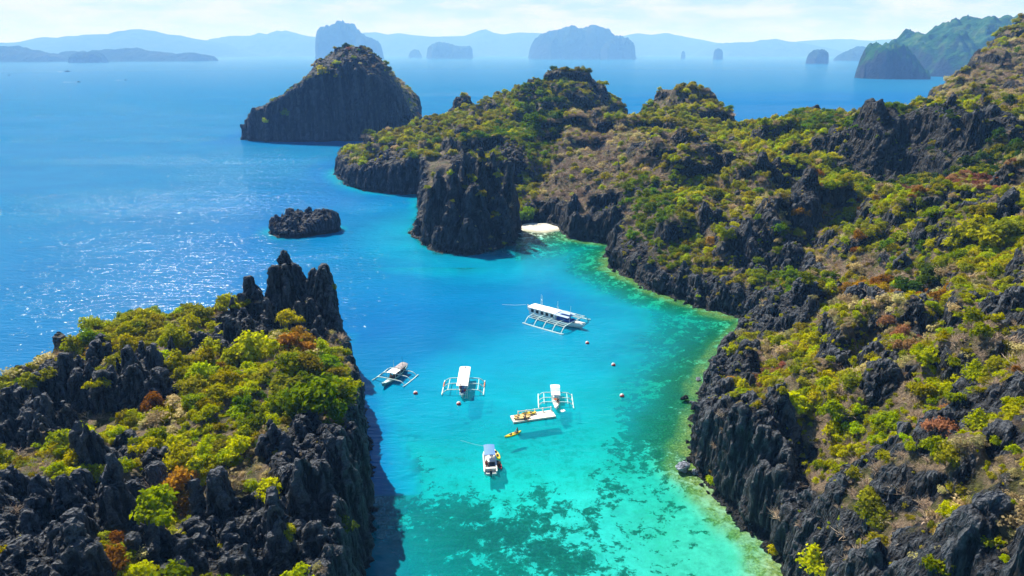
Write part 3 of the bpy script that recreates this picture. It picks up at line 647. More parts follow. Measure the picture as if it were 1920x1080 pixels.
o = build_land(LH, 'headland', (-104, 26, -10, 150), 0.28, 0.27, M_ROCK, (0.55, 0.32))
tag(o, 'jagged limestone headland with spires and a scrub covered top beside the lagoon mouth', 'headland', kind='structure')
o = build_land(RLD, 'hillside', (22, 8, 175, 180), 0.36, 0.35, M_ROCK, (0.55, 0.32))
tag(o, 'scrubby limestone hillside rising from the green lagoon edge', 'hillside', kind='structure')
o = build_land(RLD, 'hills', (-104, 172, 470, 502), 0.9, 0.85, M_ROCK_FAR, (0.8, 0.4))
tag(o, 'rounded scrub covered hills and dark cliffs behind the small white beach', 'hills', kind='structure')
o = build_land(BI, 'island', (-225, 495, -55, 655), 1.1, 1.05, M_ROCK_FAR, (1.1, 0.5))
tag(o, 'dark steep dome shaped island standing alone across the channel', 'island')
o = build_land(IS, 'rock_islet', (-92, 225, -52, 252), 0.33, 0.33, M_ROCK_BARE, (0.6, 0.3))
tag(o, 'low black jagged rock islet alone in the channel behind the tall spires', 'islet')

# ------------------------------------------------------------------ sea and seabed (one shared grid, fine in the lagoon, reaching the horizon)
def axis(lo, hi, step, far_lo, far_hi, grow=1.22):
    mid = list(np.arange(lo, hi, step)); a = []; s = step; p = lo
    while p > far_lo: s *= grow; p -= s; a.append(p)
    b = []; s = step; p = mid[-1]
    while p < far_hi: s *= grow; p += s; b.append(p)
    return np.array(a[::-1] + mid + b, np.float32)
sx_ = axis(-112, 112, 0.7, -48000, 48000); sy_ = axis(46, 262, 0.7, -250, 52000)
SX, SY = np.meshgrid(sx_, sy_)
near = (np.abs(SX) < 900) & (SY < 1200)
dc = {}
for L in LANDS:
    q = np.full(SX.shape, -1e4, np.float32); q[near] = sdist(L.coast, SX[near] + 1.2 * fbm(SX[near] / 7, SY[near] / 7, o=3), SY[near] + 1.2 * fbm(SX[near] / 7 + 9, SY[near] / 7, o=3)); dc[L] = -q
DEP = [(720, 1060, 4.5), (760, 1000, 3.6), (900, 1000, 2.6), (1000, 1060, 2.3), (1100, 1000, 2.1), (1300, 1010, 1.5), (1380, 1060, 1.3), (1250, 920, 1.8), (1200, 850, 2.5), (1000, 850, 3.4), (1080, 900, 2.6), (1100, 760, 4.6), (1250, 760, 3.6), (1190, 800, 4.0), (950, 700, 6.0), (1150, 660, 6.2), (820, 760, 6.2), (760, 850, 4.2), (860, 900, 3.4), (740, 930, 3.6), (800, 690, 8.0),
       (900, 600, 9.5), (1050, 540, 11), (900, 530, 13), (800, 560, 13), (700, 620, 15), (760, 500, 17), (1200, 610, 5.0), (1280, 640, 2.6), (1330, 620, 1.8), (1230, 690, 3.6), (1100, 490, 5.0), (1010, 465, 4.5), (1120, 540, 8), (860, 500, 14), (600, 400, 24), (300, 420, 28), (100, 600, 28), (500, 330, 30), (720, 400, 20), (700, 300, 28), (100, 200, 34), (900, 120, 36), (1400, 120, 36), (690, 700, 10), (1240, 800, 2.6)]
drbf = RBF([pix(u, v)[:2] for u, v, _ in DEP], [k for _, _, k in DEP], 2.0)
Dq = np.full(SX.shape, 36.0, np.float32); Dq[near] = np.clip(drbf(SX[near], SY[near]), 1.0, 36)
Dq[near] *= 1 + 0.10 * fbm(SX[near] / 14, SY[near] / 14, o=3)
shelf = sstep(0, 2.6, dc[RLD]) * 0.35 + np.maximum(dc[RLD] - 2.8, 0) * 0.42 + 0.12
shelf_back = 3.5 + np.maximum(dc[RLD], 0) * 1.2
shelf = np.where((SY > 245) | ((SX < 1) & (SY > 195)), shelf_back, shelf)
D = np.minimum(Dq, shelf)
D = np.minimum(D, 9.0 + np.maximum(dc[LH], 0) * 2.0)
D = np.maximum(D, np.where((SY > 84) & (SY < 140), 1.0, 0.0) * np.clip(12 - np.maximum(dc[LH], 0) * 1.1, 0, 12) * (dc[LH] < 11))
D = np.minimum(D, 8 + np.maximum(dc[BI], 0) * 0.9)
D = np.minimum(D, 6 + np.maximum(dc[IS], 0) * 1.5)
BEACH = pix(1012, 438)
D = np.minimum(D, 0.15 + 0.16 * np.maximum(np.hypot(SX - BEACH[0], (SY - BEACH[1] - 4) * 1.0) - 6.0, 0))
D = np.maximum(D, 0.12)
REEF = [(700, 1040, 1.2), (800, 1000, 1.2), (900, 1000, 1.35), (1000, 1040, 1.1), (850, 1060, 1.1), (1100, 1010, 0.6), (1020, 950, 1.0), (1200, 1000, 0.3), (1330, 1020, 0.2), (1060, 920, 0.6), (860, 930, 0.95), (760, 850, 0.7), (730, 780, 0.6), (850, 870, 0.0), (980, 870, -0.2), (1000, 800, -0.4), (900, 760, -0.4), (900, 820, -.3), (1100, 760, -0.4), (1100, 700, -.4), (1000, 700, -.4), (800, 740, -.1), (1140, 870, 0.35), (1130, 800, 0.0), (1200, 760, 1.3), (1175, 800, 1.1), (1250, 720, 1.3), (1240, 850, 1.2), (1200, 930, 0.6), (1150, 950, .6), (1260, 640, 1.0), (1330, 620, 0.9), (1180, 560, 0.9), (1250, 600, 1.0), (1100, 480, 0.8), (1000, 480, 0.9), (850, 500, 0.9), (1050, 650, 0.2), (900, 600, 0.5), (960, 920, 0.3), (1300, 960, 0.2), (1380, 1070, 0.35)]
rrbf = RBF([pix(u, v)[:2] for u, v, _ in REEF], [k for _, _, k in REEF], 1.0)
RF = np.zeros(SX.shape, np.float32); RF[near] = np.clip(rrbf(SX[near], SY[near]), -0.6, 1.3)
ny, nx = SX.shape
ii = np.arange(ny * nx).reshape(ny, nx)
SF = np.stack([ii[:-1, :-1].ravel(), ii[:-1, 1:].ravel(), ii[1:, 1:].ravel(), ii[1:, :-1].ravel()], 1)
OPEN = np.full(SX.shape, 1.0, np.float32)
OPN = [(300, 500, 1.0), (600, 520, .9), (700, 600, .75), (900, 600, .6), (800, 450, .85), (1000, 700, .4), (900, 900, .4), (1200, 700, .45), (1300, 620, .5), (1100, 1000, .5), (750, 1000, .5), (1050, 480, .55), (400, 300, 1.0)]
orbf = RBF([pix(u, v)[:2] for u, v, _ in OPN], [k for _, _, k in OPN], 2.0)
OPEN[near] = np.clip(orbf(SX[near], SY[near]), 0.3, 1.0)
OPEN[SY > 330] = 1.0
me = np_mesh('sea', np.stack([SX.ravel(), SY.ravel(), np.zeros(SX.size)], 1), SF)
set_attr(me, 'depth', D); set_attr(me, 'open', OPEN)
t = NT('sea_water')
dp = t.attr('depth'); op = t.attr('open')
fr = t.math('DIVIDE', dp, 30.0)
body = t.ramp(fr, [(0.0, (0.0, 0.36, 0.27)), (0.09, (0.0, 0.38, 0.38)), (0.18, (0.0, 0.39, 0.60)), (0.33, (0.0, 0.18, 0.42)), (0.50, (0.0, 0.125, 0.37)), (1.0, (0.004, 0.15, 0.345))])
big = t.noise(t.coords((1.0, 1.6, 1)), 0.035, 4, 0.55, 0.4)
body = t.mix(t.math('MULTIPLY', t.ramp(big, [(0.35, 1.0), (0.6, 0.0)]), 0.35), body, (0.0, 0.10, 0.28))
opac = t.math('SUBTRACT', 1.0, t.math('POWER', 2.718, t.math('MULTIPLY', t.math('POWER', t.math('DIVIDE', dp, 6.0), 1.5), -1.0)))
tint = t.n('ShaderNodeCombineXYZ')
for k, a in enumerate((0.75, 0.040, 0.026)):
    t.l(t.math('POWER', 2.718, t.math('MULTIPLY', dp, -a)), tint.inputs[k])
trn = t.n('ShaderNodeBsdfTransparent'); t.l(tint.outputs[0], trn.inputs['Color'])
# waves: swell lines, chop and ripples; calmer in the lagoon; streaks of slick water far out
cA = t.coords((0.35, 1.0, 1.0), (0, 0, R(-12)))
wv1 = t.noise(cA, 0.75, 3, 0.5, 0.6)
wv2 = t.noise(t.coords((0.55, 1.0, 1.0), (0, 0, R(8))), 1.15, 3, 0.6, 0.3)
wv3 = t.noise(cA, 0.10, 2, 0.5)
slick = t.ramp(t.noise(t.coords((0.16, 1.0, 1.0), (0, 0, R(6))), 0.009, 5, 0.6, 1.2), [(0.40, 1.0), (0.62, 0.45)])
h = t.math('ADD', t.math('MULTIPLY', wv1, 0.9), t.math('MULTIPLY', wv2, 0.34))
h = t.math('ADD', h, t.math('MULTIPLY', wv3, 1.0))
h = t.math('MULTIPLY', h, 0.85)
st = t.math('MULTIPLY', t.math('MULTIPLY', op, slick), 0.85)
bmp = t.bump(t.math('MULTIPLY', h, st), 1.0, 1.0)
dif = t.n('ShaderNodeBsdfDiffuse'); t.l(body, dif.inputs['Color']); t.l(bmp, dif.inputs['Normal'])
gl = t.n('ShaderNodeBsdfGlossy'); gl.inputs['Roughness'].default_value = 0.09; t.l(bmp, gl.inputs['Normal'])
fre = t.n('ShaderNodeFresnel'); fre.inputs['IOR'].default_value = 1.33; t.l(bmp, fre.inputs['Normal'])
fr0 = t.n('ShaderNodeFresnel'); fr0.inputs['IOR'].default_value = 1.33
m1 = t.n('ShaderNodeMixShader'); t.l(opac, m1.inputs[0]); t.l(trn.outputs[0], m1.inputs[1]); t.l(dif.outputs[0], m1.inputs[2])
m2 = t.n('ShaderNodeMixShader'); t.l(t.math('MINIMUM', fre.outputs[0], t.math('MAXIMUM', t.math('SUBTRACT', 0.34, t.math('MULTIPLY', slick, 0.26)), t.math('MULTIPLY', t.math('SUBTRACT', fr0.outputs[0], 0.62), 1.5))), m2.inputs[0]); t.l(m1.outputs[0], m2.inputs[1]); t.l(gl.outputs[0], m2.inputs[2])
me.materials.append(t.surf(m2.outputs[0]))
me.polygons.foreach_set('use_smooth', np.ones(len(me.polygons), bool))
tag(link('sea', me), 'blue sea turning turquoise and green in the shallow lagoon', 'sea', kind='structure')

# seabed
cor = np.zeros(SX.shape, np.float32)
nn = near & (np.abs(SX) < 130) & (SY < 300)
cor[nn] = sstep(0.34, 0.52, RF[nn] * 0.60 + 0.34 * fbm(SX[nn] / 5, SY[nn] / 5, o=3) + 0.34 * fbm(SX[nn] / 1.9, SY[nn] / 1.9, o=4, gain=.65))
knob, hk = worley(SX / 1.9, SY / 1.9)
bz = -0.5 * D - 0.03 + np.where(nn, cor * np.clip(0.75 - knob, 0, 1) * 0.9 * np.clip(D / 3, 0.15, 1) * (0.3 + hk), 0)
me = np_mesh('seabed', np.stack([SX.ravel(), SY.ravel(), bz.ravel()], 1), SF, smooth=True)
set_attr(me, 'coral', np.where(nn, RF, -0.6)); set_attr(me, 'depth', D); set_attr(me, 'film', sstep(8, 20, SX) * sstep(104, 128, SY) * sstep(0.1, 0.6, RF) + 0.75 * sstep(8, 22, SX)); set_attr(me, 'weedy', sstep(6, 22, SX)); set_attr(me, 'algae', np.where(SY > 100, 0.9 * sstep(0.75, 0.35, D), sstep(1.15, 0.45, D)) * (SY < 225) + 0.7 * (SY >= 225) * sstep(5, 2, D) * sstep(9, 16, np.hypot(SX - BEACH[0], SY - BEACH[1])))
t = NT('sand_and_coral')
co = t.coords()
n1 = t.noise(co, 0.9, 6, 0.65); n2 = t.noise(co, 3.2, 5, 0.7); n3 = t.noise(co, 0.22, 5, 0.6)
sand = t.mix(t.ramp(n1, [(0.3, 0.0), (0.7, 1.0)]), (0.60, 0.62, 0.54), (0.86, 0.88, 0.82))
weed = t.ramp(t.math('ADD', t.math('MULTIPLY', n1, 0.5), t.math('MULTIPLY', n3, 0.5)), [(0.50, 0.0), (0.60, 1.0)])
sand = t.mix(t.math('MULTIPLY', weed, 0.55), sand, (0.16, 0.24, 0.10))
crl = t.ramp(n2, [(0.3, (0.010, 0.018, 0.008)), (0.55, (0.06, 0.07, 0.025)), (0.78, (0.22, 0.19, 0.07))])
grn = t.ramp(n2, [(0.3, (0.004, 0.035, 0.012)), (0.55, (0.02, 0.12, 0.045)), (0.78, (0.12, 0.26, 0.09))])
crl = t.mix(t.attr('weedy'), crl, grn)
sand = t.mix(t.math('MULTIPLY', t.attr('film'), 0.8), sand, t.ramp(n1, [(0.3, (0.06, 0.26, 0.12)), (0.7, (0.26, 0.56, 0.34))]))
vo = t.n('ShaderNodeTexVoronoi'); vo.inputs['Scale'].default_value = 0.55; t.l(t.coords(), vo.inputs['Vector'])
n5 = t.noise(co, 0.16, 3, 0.55); n6 = t.noise(co, 0.55, 5, 0.68, 0.5)
dens = t.math('MULTIPLY', t.attr('coral'), 0.62)
mk_ = t.math('ADD', dens, t.math('MULTIPLY', t.math('SUBTRACT', n5, 0.5), 1.3))
mk_ = t.math('ADD', mk_, t.math('MULTIPLY', t.math('SUBTRACT', n6, 0.5), 1.9))
mk_ = t.math('SUBTRACT', mk_, t.math('MULTIPLY', t.math('SUBTRACT', vo.outputs['Distance'], 0.45), 0.35))
mk_ = t.math('ADD', mk_, t.math('MULTIPLY', t.math('SUBTRACT', t.noise(co, 2.1, 4, 0.7), 0.5), 0.9))
cmask = t.ramp(mk_, [(0.34, 0.0), (0.46, 0.85), (0.7, 1.0)])
c = t.mix(cmask, sand, crl)
alg = t.ramp(n2, [(0.3, (0.03, 0.07, 0.012)), (0.5, (0.14, 0.21, 0.04)), (0.72, (0.40, 0.46, 0.18))])
c = t.mix(t.math('MULTIPLY', t.attr('algae'), t.ramp(n6, [(0.36, 0.25), (0.58, 0.95)])), c, alg)
d_ = t.n('ShaderNodeBsdfDiffuse'); t.l(c, d_.inputs['Color']); t.l(t.bump(n2, 0.6, 0.3), d_.inputs['Normal'])
me.materials.append(t.surf(d_.outputs[0]))
tag(link('seabed', me), 'pale sand and dark coral patches under the clear lagoon water', 'seabed', kind='structure')

# small white beach: a fan of sand sloping into the water
bc = pix(1012, 436)
na, nr = 48, 14; V = []; Fq = []
for j in range(nr + 1):
    for i in range(na):
        a = 2 * math.pi * i / na; r = j / nr * (1 + 0.12 * math.sin(3 * a + 1) + 0.06 * math.sin(7 * a))
        x = math.cos(a) * 8.0 * r; y = math.sin(a) * 5.6 * r
        V.append((bc[0] + x, bc[1] + 4.0 + y, 0.42 + 0.13 * y + 0.16 * math.sin(x * .55 + 1.0) * (j / nr) + 0.05 * math.sin(x * 1.7 + y * 2.1) - 0.004 * x * x))
for j in range(nr):
    for i in range(na): Fq.append((j * na + i, j * na + (i + 1) % na, (j + 1) * na + (i + 1) % na, (j + 1) * na + i))
me = np_mesh('beach', V, Fq, smooth=True)
t = NT('beach_sand'); d_ = t.n('ShaderNodeBsdfDiffuse')
nz = t.noise(t.coords(), 1.3, 6, 0.7)
c = t.mix(nz, (0.58, 0.54, 0.46), (0.88, 0.85, 0.78))
g_ = t.n('ShaderNodeNewGeometry'); s_ = t.n('ShaderNodeSeparateXYZ'); t.l(g_.outputs['Position'], s_.inputs[0])
c = t.mix(t.ramp(t.math('ADD', s_.outputs['Z'], t.math('MULTIPLY', nz, 0.3)), [(0.15, 1.0), (0.45, 0.0)]), c, (0.36, 0.36, 0.28))
c = t.mix(t.ramp(t.noise(t.coords(), 0.9, 5, 0.7), [(0.60, 0.0), (0.68, 1.0)]), c, (0.16, 0.12, 0.08)); t.l(c, d_.inputs['Color']); t.l(t.bump(nz, 0.6, 0.2), d_.inputs['Normal'])
me.materials.append(t.surf(d_.outputs[0]))
tag(link('beach', me), 'small white sand beach at the head of the lagoon', 'beach', kind='structure')

# ------------------------------------------------------------------ far islands, cape and mountains
def far_material(name, a, b, c, s):
    t = NT(name); co = t.coords()
    n = t.noise(co, s, 6, 0.65); v = t.noise(t.coords((1, 1, 0.25)), s * 2.2, 4, 0.6)
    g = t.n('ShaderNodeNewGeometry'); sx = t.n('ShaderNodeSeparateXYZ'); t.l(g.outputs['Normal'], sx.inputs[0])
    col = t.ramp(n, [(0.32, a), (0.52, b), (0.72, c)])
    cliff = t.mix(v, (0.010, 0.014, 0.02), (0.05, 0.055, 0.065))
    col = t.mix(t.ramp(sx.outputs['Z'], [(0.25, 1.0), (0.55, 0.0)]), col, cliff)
    p = t.n('ShaderNodeBsdfDiffuse'); t.l(col, p.inputs['Color']); t.l(t.bump(n, 0.8, 3.0 / s * 0.2), p.inputs['Normal'])
    return t.surf(p.outputs[0])
M_FOREST = far_material('distant_forest', (0.006, 0.035, 0.006), (0.024, 0.085, 0.012), (0.10, 0.16, 0.03), 0.03)
M_FAR = far_material('far_forested_rock', (0.008, 0.02, 0.008), (0.02, 0.035, 0.012), (0.05, 0.055, 0.025), 0.006)
def massif(name, prof, y, thick, label, cat='island', power=4.0, rough=0.05, mat=None, nxs=110, nys=44, seed=0.0, kind=None, sink=0.5, group=None, bumpy=0.0):
    """a body of land whose skyline follows prof (photo pixels) at distance y"""
    P = [pixy(u, v, y) for u, v in prof]
    px = np.array([p[0] for p in P]); pz = np.array([max(p[2], 0.0) for p in P])
    W = px[-1] - px[0]; Hm = pz.max()
    xs = np.linspace(px[0] - 0.01 * W, px[-1] + 0.01 * W, nxs); ts = np.linspace(-1, 1, nys)
    XX, T = np.meshgrid(xs, ts)
    hh = np.interp(XX, px, pz, left=0, right=0)
    edge = np.clip(np.minimum(XX - px[0], px[-1] - XX) / (0.18 * W), 0.12, 1) ** 0.5
    YY = y + T * thick * edge
    cs = np.clip(1 - np.abs(T) ** power, 0, 1) ** (0.8 if power > 2.5 else 1.1)
    s = W / 9.0
    n = fbm(XX / s + seed, YY / s, o=5) * rough * 1.7 * Hm * np.clip(np.abs(T) * 2.5 + 0.25, 0, 1)
    spur = (1 - np.abs(pnoise(XX / (s * 0.8) + seed, YY / (s * 3) + 4)) * 2) * 0.4 * hh * np.clip(np.abs(T), 0, 1) * (1 - np.abs(T))
    n = n + bumpy * (fbm(XX / 34.0 + seed, YY / 34.0, o=4)) * np.clip(np.abs(T) * 3 + 0.15, 0, 1)
    Z = hh * cs + np.where(hh * cs > 0, n * np.minimum(1, hh * cs / (0.2 * Hm + 1e-6)) + spur, 0)
    Z[0] = Z[-1] = -sink * 4; Z[:, 0] = Z[:, -1] = -sink * 4
    V = np.stack([XX.ravel(), YY.ravel(), Z.ravel()], 1)
    k = np.arange(nxs * nys).reshape(nys, nxs)
    F = np.stack([k[:-1, :-1].ravel(), k[:-1, 1:].ravel(), k[1:, 1:].ravel(), k[1:, :-1].ravel()], 1)
    V[:, 1] -= y; cx = float(px.mean()); V[:, 0] -= cx
    o = link(name, np_mesh(name, V, F, mat or M_FAR, smooth=False), loc=(cx, y, 0))
    return tag(o, label, cat, group, kind)

massif('island', [(598, 107), (599, 72), (606, 62), (618, 54), (632, 53), (640, 47), (650, 46), (660, 52), (666, 62), (672, 66), (681, 72), (688, 73), (697, 77), (708, 84), (713, 92), (715, 107)], 6600, 420, 'tall hazy blue rock island with a domed top behind the dark island', power=6, rough=0.03, seed=1)
massif('island', [(801, 105), (803, 92), (812, 84), (826, 81), (840, 83), (852, 87), (868, 89), (880, 88), (886, 92), (886, 105)], 7600, 300, 'flat topped hazy blue island at mid horizon', power=5, rough=0.04, seed=2)
massif('island', [(766, 105), (770, 97), (777, 93), (785, 95), (791, 105)], 8500, 90, 'tiny pale blue islet just beside the flat topped island', power=3, rough=0.04, seed=3, nxs=50, nys=24)
massif('island', [(991, 106), (995, 88), (1004, 75), (1016, 66), (1034, 64), (1052, 60), (1066, 56), (1080, 58), (1086, 61), (1098, 55), (1108, 55), (1120, 58), (1134, 61), (1143, 70), (1150, 76), (1168, 86), (1180, 96), (1188, 106)], 7200, 620, 'broad hazy blue island with several knobbly peaks', power=5, rough=0.06, seed=4, nys=60)
massif('island', [(1120, 107), (1126, 92), (1136, 80), (1150, 71), (1164, 71), (1176, 76), (1186, 84), (1189, 92), (1189, 107)], 6700, 260, 'blunt hazy headland island at the right end of the knobbly island', power=5, rough=0.05, seed=5)
massif('island', [(1277, 106), (1278, 99), (1281, 96), (1284, 99), (1285, 106)], 7600, 24, 'tiny pointed sea stack on the horizon', 'sea stack', power=4, rough=0.05, seed=6, nxs=30, nys=18)
massif('island', [(1338, 107), (1338, 100), (1341, 94), (1347, 92), (1353, 95), (1355, 101), (1355, 107)], 6400, 45, 'small rounded grey blue sea stack on the horizon', 'sea stack', power=5, rough=0.05, seed=7, nxs=40, nys=20)
massif('island', [(1515, 115), (1517, 108), (1523, 101), (1530, 96), (1538, 94), (1545, 97), (1548, 103), (1549, 115)], 4000, 75, 'small dark blue domed islet in front of the far mountains', 'islet', power=5, rough=0.04, seed=8, nxs=60, nys=30)
massif('island', [(1569, 108), (1580, 102), (1592, 97), (1604, 91), (1614, 87), (1622, 91), (1630, 95), (1640, 108)], 5600, 170, 'low blue pointed islet left of the green cape', 'islet', power=2.5, rough=0.06, seed=9, nxs=60, nys=30)
massif('cape', [(1611, 143), (1612, 128), (1620, 113), (1632, 98), (1642, 90), (1660, 85), (1672, 87), (1682, 94), (1692, 102), (1704, 116), (1716, 128), (1735, 143)], 1760, 70, 'dark green rounded knob at the tip of the forested cape', 'headland', power=5, rough=0.06, mat=M_FOREST, seed=10, nxs=150, nys=70, bumpy=5)
massif('cape', [(1660, 146), (1690, 95), (1702, 80), (1718, 72), (1730, 68), (1750, 66), (1764, 60), (1786, 54), (1810, 47), (1826, 42), (1838, 38), (1856, 37), (1870, 40), (1880, 46), (1900, 60), (1940, 90), (1990, 146)], 2050, 250, 'long forested blue green ridge behind the right mountain', 'headland', power=2.6, rough=0.08, mat=M_FOREST, seed=11, nxs=220, nys=120, bumpy=8)
massif('island', [(-60, 113), (-30, 92), (0, 88), (25, 88), (45, 92), (70, 98), (100, 102), (128, 113)], 4900, 300, 'low blue wooded island at the left picture edge', power=2.2, rough=0.08, seed=12)
massif('island', [(136, 114), (140, 105), (150, 100), (165, 99), (180, 100), (190, 106), (195, 114)], 4500, 110, 'small rounded blue islet in front of the low left islands', 'islet', power=3.5, rough=0.06, seed=13, nxs=60, nys=30)
massif('island', [(110, 112), (125, 101), (145, 97), (180, 98), (205, 93), (232, 94), (250, 90), (268, 94), (290, 98), (315, 101), (322, 104), (350, 100), (380, 102), (400, 107)], 5300, 320, 'long low blue island chain below the left mountains', power=2.2, rough=0.10, seed=14)
massif('mountains', [(-220, 106), (-120, 86), (-30, 80), (10, 80), (30, 83), (50, 80), (75, 75), (95, 71), (120, 73), (150, 70), (180, 66), (210, 64), (228, 60), (252, 55), (275, 58), (300, 64), (330, 67), (360, 75), (380, 78), (410, 84), (440, 92), (480, 106)], 10500, 1500, 'pale blue mountains across the bay at left', 'mountains', power=1.7, rough=0.06, seed=15, kind='structure', nxs=160)
massif('mountains', [(330, 106), (390, 78), (420, 72), (450, 69), (480, 66), (510, 64), (528, 58), (545, 61), (570, 67), (600, 72), (640, 76), (700, 106)], 12500, 1500, 'pale blue mountains left of the tall domed island', 'mountains', power=1.7, rough=0.06, seed=16, kind='structure', nxs=140)
massif('mountains', [(560, 106), (640, 80), (680, 62), (705, 61), (730, 66), (752, 63), (780, 67), (810, 69), (840, 68), (872, 68), (892, 61), (911, 55), (925, 61), (945, 65), (970, 62), (1000, 61), (1040, 64), (1100, 72), (1160, 70), (1190, 63), (1215, 66), (1245, 64), (1268, 68), (1290, 72), (1330, 79), (1380, 84), (1440, 106)], 13500, 1700, 'very pale blue mountain range along the middle of the horizon', 'mountains', power=1.7, rough=0.05, seed=17, kind='structure', nxs=220)
massif('mountains', [(1300, 106), (1340, 84), (1375, 80), (1410, 79), (1435, 75), (1450, 74), (1480, 79), (1505, 82), (1540, 92), (1580, 106)], 11500, 1200, 'pale blue low mountains right of centre on the horizon', 'mountains', power=1.7, rough=0.05, seed=18, kind='structure', nxs=120)
massif('mountains', [(1420, 106), (1480, 82), (1500, 77), (1530, 75), (1570, 73), (1600, 75), (1640, 77), (1665, 74), (1690, 78), (1720, 84), (1800, 90), (1900, 106)], 13500, 1300, 'faintest blue mountains behind the green cape', 'mountains', power=1.7, rough=0.05, seed=19, kind='structure', nxs=120)

# ------------------------------------------------------------------ vegetation
rng = np.random.RandomState(42)
LEAF = {
    'yg':   ('yellow-green', (0.30, 0.33, 0.006), (0.58, 0.58, 0.010)),
    'lime': ('bright lime green', (0.28, 0.34, 0.008), (0.52, 0.55, 0.02)),
    'ol':   ('dull olive', (0.22, 0.235, 0.02), (0.46, 0.44, 0.055)),
    'gr':   ('fresh green', (0.11, 0.19, 0.012), (0.25, 0.33, 0.02)),
    'dg':   ('dark green', (0.04, 0.075, 0.012), (0.09, 0.14, 0.02)),
    'or':   ('orange-brown', (0.30, 0.17, 0.03), (0.46, 0.29, 0.05)),
    'ru':   ('rust-red', (0.25, 0.13, 0.075), (0.38, 0.20, 0.11)),
    'tan':  ('pale straw coloured', (0.38, 0.32, 0.15), (0.62, 0.54, 0.30)),
}
M_LEAF = {k: leaf_material('leaves_' + v[0].replace('-', '_').replace(' ', '_'), v[1], v[2]) for k, v in LEAF.items()}
M_DRY = twig_material('dry_brown_twigs', (0.36, 0.27, 0.20), (0.80, 0.66, 0.52))
M_DEAD = twig_material('bleached_grey_wood', (0.42, 0.36, 0.30), (0.72, 0.64, 0.55))
M_PAND = leaf_material('pandanus_blades', (0.16, 0.20, 0.03), (0.34, 0.36, 0.07), 0.4)

def crown_mesh(name, mat, seed, n=760, flat=0.72, lobes=9, leaf=0.115, gap=0.25):
    r = np.random.RandomState(seed)
    C = r.normal(size=(lobes, 3)); C /= np.linalg.norm(C, axis=1, keepdims=True)
    C *= r.uniform(0.30, 0.85, (lobes, 1)); C[:, 2] = np.abs(C[:, 2]) * flat * 1.1 + 0.32
    C[0] = (0, 0, 0.62)
    rad = r.uniform(0.16, 0.44, lobes)
    k = r.choice(lobes, n, p=rad ** 2 / (rad ** 2).sum())
    d = r.normal(size=(n, 3)); d /= np.linalg.norm(d, axis=1, keepdims=True)
    d[:, 2] = np.where(d[:, 2] < -0.25, -d[:, 2], d[:, 2])
    p = C[k] + d * (rad[k] * r.uniform(0.35, 1.18, n))[:, None]
    p[:, 2] = np.maximum(p[:, 2], 0.05)
    nrm = d * 0.75 + r.normal(size=(n, 3)) * 0.55; nrm[:, 2] += 0.35; nrm /= np.linalg.norm(nrm, axis=1, keepdims=True)
    a = np.cross(nrm, r.normal(size=(n, 3))); a /= np.linalg.norm(a, axis=1, keepdims=True); b = np.cross(nrm, a)
    s = (leaf * r.uniform(0.6, 1.35, n))[:, None]
    V = np.stack([p - a * s, p - b * s * 0.62 + nrm * s * 0.18, p + a * s, p + b * s * 0.62 + nrm * s * 0.18], 1).reshape(-1, 3)
    return np_mesh(name, V, np.arange(4 * n).reshape(n, 4), mat)
def tube_np(P, rad, n=4):
    mb = MB(); mb.tube(P, rad, n); return mb
def branch(mb, p, d, ln, r, lvl, rr, n=4, droop=0.0):
    V = mathutils.Vector
    q1 = p + d * ln * 0.5 + V((rr.gauss(0, .07), rr.gauss(0, .07), rr.gauss(0, .04))) * ln
    q2 = p + d * ln + V((rr.gauss(0, .12), rr.gauss(0, .12), -droop)) * ln
    mb.tube([p, q1, q2], [r, r * 0.8, r * 0.55 if lvl else r * 0.2], n, cap=False)
    if lvl:
        for k in range(rr.choice((2, 3, 3))):
            nd = (d + V((rr.gauss(0, .55), rr.gauss(0, .55), rr.gauss(0.05, .35)))).normalized()
            branch(mb, q1.lerp(q2, rr.uniform(0.2, 1.0)), nd, ln * rr.uniform(0.55, 0.8), r * 0.55, lvl - 1, rr, n, droop)
def wood(mat_name, mat, seed, starts=1, lvl=3, ln=0.45, r=0.05, spread=0.25, n=4):
    rr = random.Random(seed); mb = MB(); V = mathutils.Vector
    for k in range(starts):
        a = rr.uniform(0, 6.28); s = spread * (1 if starts > 1 else 0.3)
        d = V((math.cos(a) * rr.uniform(0.3, 1.2) * s * 3, math.sin(a) * rr.uniform(0.3, 1.2) * s * 3, 1)).normalized()
        branch(mb, V((math.cos(a) * s * .3, math.sin(a) * s * .3, -0.12)), d, ln * rr.uniform(0.8, 1.2), r, lvl, rr, n)
    me = bpy.data.meshes.new(mat_name); me.from_pydata(mb.v, [], mb.f); me.materials.append(mat); return me
